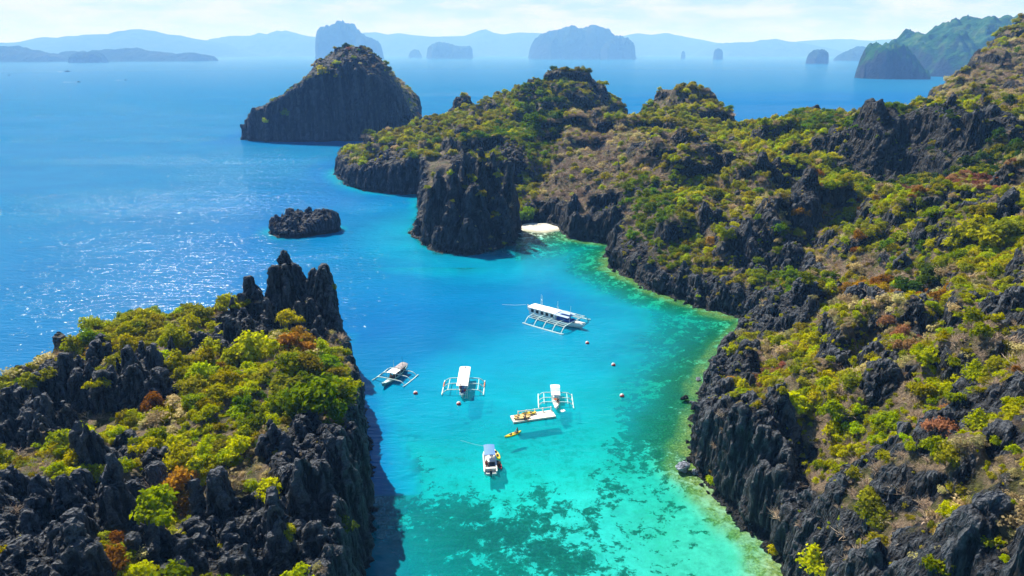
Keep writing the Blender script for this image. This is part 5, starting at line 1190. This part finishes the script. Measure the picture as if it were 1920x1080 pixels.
# people: one skinned body each, hair and clothing as children
def skin_body(joints, edges, rad, name, mat, parent, sub=1, root_i=0):
    me = bpy.data.meshes.new('tmpb'); me.from_pydata(joints, edges, []); o = link('tmpb', me)
    md = o.modifiers.new('s', 'SKIN'); md.use_smooth_shade = True
    for i, v in enumerate(me.skin_vertices[0].data):
        r_ = rad[i]; v.radius = r_ if isinstance(r_, tuple) else (r_, r_)
        v.use_root = (i == root_i)
    s_ = o.modifiers.new('u', 'SUBSURF'); s_.levels = sub; s_.render_levels = sub
    dg = bpy.context.evaluated_depsgraph_get(); m2 = bpy.data.meshes.new_from_object(o.evaluated_get(dg))
    bpy.data.objects.remove(o); bpy.data.meshes.remove(me)
    m2.name = name; m2.materials.clear(); m2.materials.append(mat)
    return link(name, m2, parent)
def person(root, pose, shirt):
    """root at the seat (sitting) or the feet (standing); faces +Y"""
    J = []; E = []; Rr = []
    def j(p, r, par=None):
        J.append(p); Rr.append(r)
        if par is not None: E.append((par, len(J) - 1))
        return len(J) - 1
    hz_ = 0.10 if pose == 'sit' else 0.92
    lean = 0.06 if pose == 'sit' else 0.02
    pel = j((0, 0, hz_), (.15, .11)); wa = j((0, lean * .3, hz_ + .17), (.13, .10), pel); ch = j((0, lean * .7, hz_ + .36), (.165, .115), wa); sh = j((0, lean, hz_ + .49), (.12, .08), ch); nk = j((0, lean + .01, hz_ + .565), .055, sh)
    h1 = j((0, lean + .03, hz_ + .64), (.072, .085), nk); h2 = j((0, lean + .025, hz_ + .735), (.078, .095), h1); h3 = j((0, lean + .02, hz_ + .80), (.06, .075), h2)
    j((0, lean + .125, hz_ + .675), .018, h1)          # nose
    for s in (-1, 1):
        j((s * .085, lean + .02, hz_ + .69), .016, h2)  # ears
        a = j((s * .19, lean, hz_ + .47), .06, sh)
        if pose == 'sit': el = (s * .27, lean + .13, hz_ + .25); wr = (s * .17, lean + .36, hz_ + .20)
        else: el = (s * .26, lean - .02, hz_ + .20); wr = (s * .27, lean + .07, hz_ - .04)
        b = j(el, .045, a); c = j(wr, .032, b)
        d = mathutils.Vector(wr) - mathutils.Vector(el); d.normalize()
        pm = mathutils.Vector(wr) + d * .07; hp = j(tuple(pm), (.038, .020), c)
        for q in range(4):
            o_ = mathutils.Vector((0, 0, 1)).cross(d); o_ = (o_.normalized() if o_.length > .1 else mathutils.Vector((1, 0, 0))) * (q - 1.5) * .019
            f1 = j(tuple(pm + d * .045 + o_), .0095, hp); j(tuple(pm + d * (.085 - .008 * abs(q - 1.3)) + o_ * 1.1 + mathutils.Vector((0, 0, -.02))), .008, f1)
        t1 = j((wr[0] - s * .035, wr[1] + d.y * .04, wr[2] + d.z * .04 + .01), .010, c); j((wr[0] - s * .05, wr[1] + d.y * .075, wr[2] + d.z * .07), .009, t1)
        hp2 = j((s * .095, .01, hz_ - .02), .09, pel)
        if pose == 'sit':
            kn = j((s * .13, .42, hz_ + .10), .062, hp2); an = j((s * .12, .72, hz_ - .12), .040, kn); j((s * .13, .88, hz_ - .08), (.04, .03), an)
        else:
            kn = j((s * .10, .03, .48), .062, hp2); an = j((s * .10, -.01, .08), .040, kn); j((s * .11, .15, .04), (.042, .03), an)
    body = skin_body(J, E, Rr, 'body', M_SKIN, root, 1, pel)
    # hair cap
    m = MB(); S = []
    for k in range(5):
        t = k / 4; rr_ = .100 * math.cos(t * 1.45) + .004
        S.append([(rr_ * .92 * math.cos(q * math.pi / 5), lean + .005 + rr_ * 1.12 * math.sin(q * math.pi / 5) - .012 * (1 - t), hz_ + .735 + .115 * math.sin(t * 1.45)) for q in range(10)])
    m.loft(S); m.build('hair', M_HAIR, root, True)
    # shirt or vest round the torso, shorts round the hips
    for nm, mat, rows in (('shirt', shirt, [(.13, .172, .128, .1), (.24, .165, .125, .3), (.36, .192, .140, .7), (.46, .205, .115, .95), (.515, .10, .085, 1)]), ('shorts', M_NAVY, [(-.07, .205, .135, 0), (.03, .19, .135, 0), (.14, .172, .128, .1)])):
        m = MB(); m.loft([[(a * math.cos(q * math.pi / 6), lean * f + b * math.sin(q * math.pi / 6), hz_ + z) for q in range(12)] for z, a, b, f in rows], caps=False); m.build(nm, mat, root, True)
def put_person(loc, deg, pose, shirt, label, group=None):
    o = empty('person', loc, -R(deg)); tag(o, label, 'person', group); person(o, pose, shirt); return o
def on_boat(root, x, y, z):
    a = root.rotation_euler.z; return (root.location.x + x * math.cos(a) - y * math.sin(a), root.location.y + x * math.sin(a) + y * math.cos(a), z)

# 1 large tour outrigger boat
G_B = 'outrigger boats moored in the lagoon'
b = place('outrigger_boat', (10.2, 151.6), 128, 'large white outrigger tour boat with masts and long white cabin roof', 'boat', G_B)
hull(b, 16.4, 3.1, M_WHITE, M_WHITE, free=.95, draft=.5, bow=.7, stern=1.5, fine=2.2, n=21)
m = MB(); m.box((0, -3.0, 1.65), (2.5, 7.6, 1.7), 0, .96); cab = m.build('cabin', M_WHITE, b)
for sd in (-1, 1):
    for y in (-.2, -1.6, -3.0, -4.4, -5.8):
        m = MB(); m.box((sd * 1.245, y, 1.75), (.06, .75, .75)); m.build('window', M_DARK, cab)
roof(b, 3.1, -7.0, .9, 2.55, M_ROOF, camber=.16)
roof(b, 3.5, .7, 4.6, 2.45, M_LBLUE, 'canopy', .12, (1.4, 5.0), M_WHITE)
roof(b, 1.7, 1.6, 4.4, 2.95, M_LBLUE, 'canopy', .06)
m = MB(); m.box((0, 3.0, 1.25), (1.7, 4.6, .5)); m.build('deck_bench', M_BLUE, b)
for y in (2.0, 3.2, 4.4):
    m = MB(); m.box((.5, y, 1.6), (.5, .5, .35), .3); m.box((-.45, y + .3, 1.58), (.45, .5, .3), .1); m.build('seat', M_BLUE, b)
m = MB(); m.box((0, 6.3, 1.38), (1.1, 3.0, .12), 0, .8); m.build('foredeck', M_WHITE, b)
outriggers(b, 11.4, (-4.8, -2.2, .4, 3.0, 5.4), 10.6, M_AQUA, .12, 1.35, (.42, .58, .74), .2)
for x, y, z in ((-.6, -4.6, 5.6), (.6, -3.4, 5.9), (0, .6, 5.2), (0.3, 4.4, 4.9)): mast(b, x, y, 2.5, z, M_AQUA, .06)
m = MB(); m.tube([(-.6, -4.6, 4.4), (.6, -3.4, 4.6)], .05, 5); m.tube([(-.7, .5, 3.1), (0, .6, 4.0)], .03, 4); m.tube([(0, .6, 3.7), (.8, .7, 4.3)], .03, 4); m.build('rigging', M_AQUA, b)
m = MB(); m.tube([(0, -8.6, 2.3), (-.6, -12.5, 1.1), (-1.2, -17, .05)], .03, 4); m.build('mooring_rope', M_ROPE, b)

# 2 small green-trimmed outrigger boat at left
b2 = place('outrigger_boat', (-22.7, 121.6), 203, 'small outrigger boat with teal trim and dark covered stern near the headland', 'boat', G_B)
hull(b2, 9.2, 1.25, M_TEAL, M_AQUA, free=.5, draft=.3, bow=.55, stern=.45)
roof(b2, 1.9, -.6, 1.4, 1.75, M_ROOF, 'roof', .08, (-.4, 1.2), M_AQUA)
roof(b2, 1.7, -3.6, -.7, 1.7, plain('patched_grey_tarpaulin', (0.30, 0.28, 0.30), 0.8, 0.5, 2.0), 'tarpaulin', .25, (-3.4, -.9), M_AQUA)
m = MB(); m.box((0, -1.0, .62), (.9, 4.5, .3)); m.box((.3, .9, .8), (.4, .5, .3), .3); m.build('cargo', M_DARK, b2)
m = MB(); m.box((0, 3.0, .68), (.62, 2.0, .1), 0, .7); m.build('foredeck', M_AQUA, b2)
outriggers(b2, 6.9, (-2.4, -.2, 2.0), 4.8, M_AQUA, .095, .72, (), -.2)
mast(b2, .5, -.5, 1.6, 3.6, M_AQUA, .05); mast(b2, -.4, -2.2, 1.6, 3.9, M_DARK, .03)

# 3 outrigger boat with a long white roof
b3 = place('outrigger_boat', (-9.1, 117.9), 180.5, 'outrigger boat with a long plain white roof and blue interior', 'boat', G_B)
hull(b3, 10.4, 1.7, M_WHITE, M_AQUA, free=.6, draft=.35, bow=.5, stern=.4)
rf = roof(b3, 2.1, -4.2, 3.9, 2.25, M_ROOF, 'roof', .12, (-4, -1.4, 1.2, 3.8), M_WHITE)
m = MB(); m.box((-.1, -3.6, 2.44), (.16, .3, .12)); m.build('roof_vent', M_DARK, rf)
m = MB(); m.box((0, 1.4, .66), (1.2, 5.2, .12)); m.build('cabin_floor', M_BLUE, b3)
for k, (x, y) in enumerate(((.4, 3.2), (.4, 2.4), (-.4, 3.0), (-.4, 2.0), (.4, 1.4))):
    m = MB(); m.box((x, y, .9), (.42, .45, .35)); m.build('seat', (M_WHITE, M_BLUE, M_RED)[k % 3], b3)
m = MB(); m.box((0, 4.35, .88), (.8, .9, .08), 0, .7); m.build('foredeck', M_AQUA, b3)
outriggers(b3, 7.7, (-1.9, .4, 2.9), 5.2, M_AQUA, .10, .85, (.72,), .4)
for sd in (-1, 1):
    m = MB(); m.tube([(sd * 3.86, -1.6, .2), (sd * 3.86, .2, .2)], .10, 6); m.build('float_band', M_ORANGE, b3)
m = MB()
for k in range(4): m.tube([(-.95, 4.0 + .22 * k, .9 - .22 * k), (-.6, 4.0 + .22 * k, .9 - .22 * k)], .035, 4)
m.tube([(-.95, 3.8, 1.0), (-.95, 4.8, .1)], .03, 4); m.tube([(-.6, 3.8, 1.0), (-.6, 4.8, .1)], .03, 4); m.build('boarding_ladder', M_WHITE, b3)

# 4 small white outrigger boat by the raft
b4 = place('outrigger_boat', (7.9, 112.2), 181, 'small white outrigger boat right behind the pale floating raft', 'boat', G_B)
hull(b4, 7.8, 1.35, M_WHITE, M_WHITE, free=.55, draft=.3, bow=.5, stern=.35)
roof(b4, 1.75, -3.3, -2.2, 1.7, M_ROOF, 'roof', .08, (-3.2,), M_WHITE)
roof(b4, 1.7, -2.25, -.9, 1.66, M_LBLUE, 'canopy', .08, (-1.0,), M_WHITE)
roof(b4, 1.6, -.85, .6, 1.6, M_ROOF, 'roof', .08, (.5,), M_WHITE)
m = MB(); m.box((0, .9, .75), (.9, 1.0, .3)); m.build('seat', M_WHITE, b4)
m = MB(); m.box((.1, .95, .98), (.42, .5, .22), .2); m.build('vest_pile', M_ORANGE, b4)
m = MB(); m.box((0, 2.7, .78), (.7, 1.9, .08), 0, .6); m.build('foredeck', M_WHITE, b4)
outriggers(b4, 6.2, (-1.9, .1, 1.7), 4.6, M_AQUA, .095, .72, (.68,), .0)

# raft of float cubes with rail; kayaks on it; one in the water
rf_ = place('floating_raft', (3.65, 106.3), 74.5, 'long pale floating raft with a white rail and kayaks on it', 'raft')
for k in range(5):
    m = MB(); m.box((0, -3.04 + k * 1.52, .22), (2.25, 1.50, .30)); m.build('deck_panel', M_DECK, rf_)
m = MB(); m.box((0, 0, -.02), (2.1, 7.5, .16)); m.build('float_base', M_DARK, rf_)
for k in range(5):
    m = MB(); m.box((-1.06, -2.4 + k * 1.5, .72), (.16, .16, .75)); m.build('rail_post', M_WHITE, rf_)
m = MB(); m.tube([(-1.06, -2.4, 1.0), (-1.06, 3.6, 1.0)], .06, 6); m.build('rail', M_WHITE, rf_)
m = MB(); m.tube([(1.0, -3.7, .1), (1.6, -4.6, -.4), (2.4, -5.4, -1.4)], .03, 4); m.tube([(1.0, 3.7, .1), (1.7, 4.4, -.4), (2.2, 4.9, -1.2)], .03, 4); m.build('anchor_rope', M_ROPE, rf_)
def kayak(root, L, B, mat, seats=2):
    S = []
    for i in range(15):
        t = -1 + 2 * i / 14; b_ = B / 2 * max(1 - abs(t) ** 2.4, .04); z = .20 + .10 * abs(t) ** 3; k = -.08 + .16 * abs(t) ** 4
        dip = .06 * (1 - abs(t) ** 2)
        S.append([(-b_, t * L / 2, z), (-b_ * .7, t * L / 2, k), (b_ * .7, t * L / 2, k), (b_, t * L / 2, z), (b_ * .7, t * L / 2, z + .03), (b_ * .4, t * L / 2, z - dip), (-b_ * .4, t * L / 2, z - dip), (-b_ * .7, t * L / 2, z + .03)])
    m = MB(); m.loft(S); m.build('hull', mat, root, True)
    for k in range(seats):
        y = -.22 * L + k * .36 * L
        m = MB(); m.box((0, y, .22), (B * .46, .34, .06)); m.box((0, y - .18, .32), (B * .46, .06, .2)); m.build('seat', M_DARK, root)
G_K = 'kayaks around the lagoon'
def put_kayak(x, y, z, deg, L, mat, label, seats=2):
    o = empty('kayak', (x, y, z), -R(deg)); tag(o, label, 'kayak', G_K); kayak(o, L, .78, mat, seats); return o
q = on_boat(rf_, -.35, -1.75, .45); put_kayak(*q, 76, 3.2, M_TANP, 'faded yellow kayak lying in the middle of the row on the raft')
q = on_boat(rf_, .42, -2.1, .45); put_kayak(*q, 75, 3.1, M_TANP, 'faded yellow kayak on the raft beside the sitting person')
q = on_boat(rf_, -.7, -.5, .50); put_kayak(*q, 78, 2.6, M_YEL, 'bright yellow kayak lying on the raft next to the rail')
put_kayak(.15, 100.6, 0, 236, 3.3, M_YEL, 'yellow kayak paddled on open water below the raft')
put_person(on_boat(rf_, .85, -1.75, .40), 120, 'sit', M_NAVY, 'person in dark clothes sitting on the raft edge by the kayaks')
put_person((.95, 101.15, .16), 236, 'sit', M_NAVY, 'person in dark clothes sitting in the yellow kayak below the raft')

# speedboat
sb = place('speedboat', (-3.45, 92.3), -4.5, 'white speedboat with a blue canvas canopy anchored in the shallows', 'speedboat')
S = []
for i in range(15):
    t = -1 + 2 * i / 14; y = t * 3.3; b_ = 1.02 * (1 if t < .2 else max(1 - ((t - .2) / .8) ** 2.6, .10)); zs = .75 + .25 * max(t, 0) ** 2; k = -.3 + .55 * max(t, 0) ** 4
    S.append([(-b_, y, zs), (-b_ * .9, y, .15 + .2 * max(t, 0)), (0, y, k), (b_ * .9, y, .15 + .2 * max(t, 0)), (b_, y, zs), (b_ * .82, y, zs + .02), (b_ * .8, y, zs - (.4 if t < .55 else .02)), (-b_ * .8, y, zs - (.4 if t < .55 else .02)), (-b_ * .82, y, zs + .02)])
m = MB(); m.loft(S); m.build('hull', M_WHITE, sb)
roof(sb, 1.65, -.9, 2.0, 2.05, M_CANOPY, 'canopy', .10, (-.8, 1.9), M_WHITE)
m = MB(); m.box((0, -1.5, .50), (1.5, 1.9, .12)); m.build('cockpit_floor', M_DARK, sb)
m = MB(); m.box((.35, 1.2, .9), (.6, .5, .6), 0, .8); m.build('console', M_WHITE, sb)
m = MB(); m.box((-.55, -1.6, .72), (.4, 1.3, .35)); m.box((0, -2.6, .72), (1.5, .4, .35)); m.build('seat', M_WHITE, sb)
m = MB(); m.box((.05, -3.45, .75), (.38, .42, .6), 0, .8); m.box((.05, -3.5, .2), (.16, .2, .9)); m.build('outboard_motor', M_DARK, sb)
m = MB(); m.tube([(0, 3.2, .9), (-2.0, 5.0, .3), (-4.5, 7.0, .02)], .015, 4); m.build('anchor_rope', M_ROPE, sb)
put_person(on_boat(sb, -.55, -1.7, .88), 170, 'sit', M_RED, 'person in a red shirt sitting at the back of the speedboat')
put_kayak(-2.35, 94.4, 0, 162, 2.9, M_YEL, 'pale yellow kayak tied beside the bow of the speedboat')
put_kayak(-2.0, 91.6, 0, 163, 2.5, M_RED, 'red kayak floating beside the stern of the speedboat')
put_person((-2.0, 91.55, .16), 163, 'sit', M_ORANGE, 'person in an orange vest sitting in the red kayak')
put_person(on_boat(b2, .1, 1.2, .78), 203, 'sit', M_ORANGE, 'person in an orange vest sitting in the small teal trimmed boat')
put_person(on_boat(b4, -.25, 1.75, .82), 150, 'sit', M_NAVY, 'person in dark clothes on the foredeck of the small white outrigger boat')
put_person(on_boat(b3, .3, 3.6, .74), 180, 'stand', M_RED, 'person in a red shirt standing under the front of the long white roof')

# red and white mooring buoys
def buoy(u, v, label):
    p = pix(u, v, .1); o = empty('mooring_buoy', (p[0], p[1], 0.10)); tag(o, label, 'buoy', 'mooring buoys in the lagoon')
    for nm, mat, a0, a1 in (('upper_half', M_WHITE, 0.0, 1.6), ('lower_half', M_RED, -1.5, 0.0)):
        m = MB(); S = []
        for k in range(6):
            t = a0 + (a1 - a0) * k / 5; t = min(t, 1.5)
            S.append([(0.42 * math.cos(t) * math.cos(c * math.pi / 7), 0.42 * math.cos(t) * math.sin(c * math.pi / 7), 0.42 * math.sin(t)) for c in range(14)])
        m.loft(S); h = m.build(nm, mat, o, True)
        h.rotation_euler = (R(-48), R(-22), 0)
    m = MB(); m.tube([(0, -.1, .3), (0, -.12, .46)], .05, 6); m.build('ring', M_DARK, o)
for u, v, lb in ((779, 737, 'red and white buoy below the small teal trimmed boat'), (860, 757, 'red and white buoy in front of the long roofed boat'), (1101, 643, 'red and white buoy just below the large tour boat stern shadow'), (1150, 684, 'red and white buoy between the large tour boat and the reef'), (1166, 742, 'red and white buoy at the reef edge level with the white boat'), (1074, 601, 'red and white buoy floating against the large tour boat bow')):
    buoy(u, v, lb)

# swimmer's splash by the white boat
def foam_patch(name, c, lx, ly, seed, label, ang=0.0):
    r = random.Random(seed); n = 26; V = [(0, 0, .03)]
    for k in range(n):
        a = 2 * math.pi * k / n; q = r.uniform(.45, 1.0); V.append((math.cos(a) * lx * q, math.sin(a) * ly * q, .012))
    F = [(0, 1 + k, 1 + (k + 1) % n) for k in range(n)]
    me = bpy.data.meshes.new(name); me.from_pydata(V, [], F); me.materials.append(M_FOAM)
    o = link(name, me, loc=c); o.rotation_euler = (0, 0, ang); return tag(o, label, 'foam', kind='stuff')
p = pix(1055, 770); foam_patch('foam', (p[0], p[1], .004), .75, .5, 3, 'white splash of foam beside the bow of the small white boat', .5)
p = pix(1725, 142.5); foam_patch('foam', (p[0], p[1] - 6, .05), 9, 14, 5, 'white surf at the foot of the green cape')

# far boats: hull, cabin, wake
def far_boat(u, v, L, deg, label, wake=0, mat=M_DARK):
    p = pix(u, v); o = empty('motor_boat', (p[0], p[1], 0), -R(deg)); tag(o, label, 'boat', 'boats far out in the bay')
    hull(o, L, L * .24, mat, free=.06 * L, draft=.04 * L, bow=.05 * L, stern=.0, bluff=.5)
    m = MB(); m.box((0, -.05 * L, .12 * L), (.16 * L, .45 * L, .12 * L), 0, .9); m.build('cabin', mat, o)
    if wake:
        m = MB(); w = L * .35
        m.add([(-.2, -.45 * L, .03), (.2, -.45 * L, .03), (w, -wake, .03), (-w, -wake, .03), (0, -.5 * L, .06), (0, -wake, .05)], [(0, 4, 5, 3), (4, 1, 2, 5)])
        k = m.build('wake', M_FOAM); k.location = o.location; k.rotation_euler = o.rotation_euler; tag(k, 'white wake trailing ' + label.split(' far')[0], 'wake', kind='stuff')
far_boat(148, 154, 9, 92, 'dark motor boat with the longer white wake far out at left', 34)
far_boat(236, 150.5, 8, 94, 'dark motor boat far out, right of the boat with the longer wake', 24)
far_boat(127, 134.5, 22, 88, 'thin dark boat far out close under the low blue islands', 30)
far_boat(17, 141, 9, 80, 'tiny dark boat far out near the left picture edge', 0)
far_boat(1382, 104.8, 55, 88, 'grey ship far out on the horizon between two sea stacks', 0, M_ROOF)
far_boat(813, 229, 9, 100, 'white boat far out in the strait behind the ridge', 0, M_WHITE)

# ------------------------------------------------------------------ boulders at the right shore
def boulder(name, u, v, s, mat, seed, label, sink=.25):
    import bmesh
    r = random.Random(seed); bm = bmesh.new()
    for k in range(16):
        d = mathutils.Vector((r.gauss(0, 1), r.gauss(0, 1), r.gauss(0, 1))).normalized(); bm.verts.new((d.x * s[0] * r.uniform(.8, 1), d.y * s[1] * r.uniform(.8, 1), d.z * s[2] * r.uniform(.75, 1)))
    h = bmesh.ops.convex_hull(bm, input=bm.verts)
    bmesh.ops.delete(bm, geom=[g for g in h['geom_interior'] if isinstance(g, bmesh.types.BMVert)], context='VERTS')
    bmesh.ops.bevel(bm, geom=bm.edges[:], offset=.12 * min(s), segments=1, affect='EDGES')
    bmesh.ops.triangulate(bm, faces=bm.faces[:])
    bmesh.ops.subdivide_edges(bm, edges=bm.edges[:], cuts=3, use_grid_fill=True)
    for q in bm.verts:
        c = q.co; k = mathutils.noise.fractal(c * 1.6 + mathutils.Vector((seed, 0, 0)), .9, 2.1, 4); q.co = c + c.normalized() * k * .12 * min(s)
    me = bpy.data.meshes.new(name); bm.to_mesh(me); bm.free(); me.materials.append(mat)
    p = pix(u, v); o = link(name, me, loc=(p[0], p[1], s[2] * (1 - 2 * sink))); o.rotation_euler = (0, 0, r.uniform(0, 6))
    return tag(o, label, 'boulder', 'boulders at the right shore')
boulder('boulder', 1281, 884, (1.45, 1.3, 1.15), M_PALE, 4, 'big pale grey boulder standing in the water below the fluted cliff')
boulder('boulder', 1302, 888, (.6, .6, .6), M_PALE, 9, 'small grey boulder between the big pale boulder and the cliff')
boulder('boulder', 1282, 750, (1.1, .9, .75), M_ROCK_BARE, 12, 'dark wet boulder farthest out from the shore rocks')
boulder('boulder', 1305, 768, (1.2, 1.1, 1.2), M_ROCK_BARE, 15, 'largest dark boulder of the shore rocks')
boulder('boulder', 1320, 770, (.8, .8, .7), M_PALE, 18, 'pale boulder behind the largest dark shore boulder')
boulder('boulder', 1297, 757, (.7, .5, .4), M_PALE, 21, 'small pale flat boulder between the dark shore boulders')
boulder('boulder', 1309, 712, (.8, .6, .4), M_PALE, 24, 'flat pale grey boulder at the water above the shore rocks')

shore = [(1440, 1032), (1412, 1002), (1368, 962), (1330, 926), (1316, 906), (1292, 868), (1288, 832), (1296, 798), (1306, 786), (1338, 676), (1362, 646), (1330, 584), (1268, 562), (1204, 538), (1152, 510), (1142, 486)]
rs_ = random.Random(5); src_ = [o for o in COL.objects if o.name.startswith('boulder') and o.data.materials[0] is M_ROCK_BARE]
for u, v in shore:
    p = pix(u + rs_.uniform(-5, 5), v + rs_.uniform(-3, 3)); q = rs_.choice(src_); k = rs_.uniform(.35, .75)
    o = q.copy(); COL.objects.link(o); o.location = (p[0], p[1], .12 * k); o.rotation_euler = (rs_.uniform(-.4, .4), rs_.uniform(-.4, .4), rs_.uniform(0, 6)); o.scale = (k, k, k)
    tag(o, 'small dark fallen boulder at the foot of the right shore rocks', 'boulder', 'small fallen boulders along the right shore')

# ------------------------------------------------------------------ air: a closed box of thin haze round everything
mb = MB(); mb.box((0, 25500, 310), (98000, 54000, 720))
hz = NT('haze_air'); pv = hz.n('ShaderNodeVolumePrincipled')
pv.inputs['Color'].default_value = (0.20, 0.46, 1.0, 1)
pv.inputs['Absorption Color'].default_value = (1, 1, 1, 1)
pv.inputs['Density'].default_value = 0.00021
pv.inputs['Anisotropy'].default_value = 0.0
hz.l(pv.outputs[0], hz.out.inputs['Volume'])
o = mb.build('haze', hz.m)
tag(o, kind='stuff')
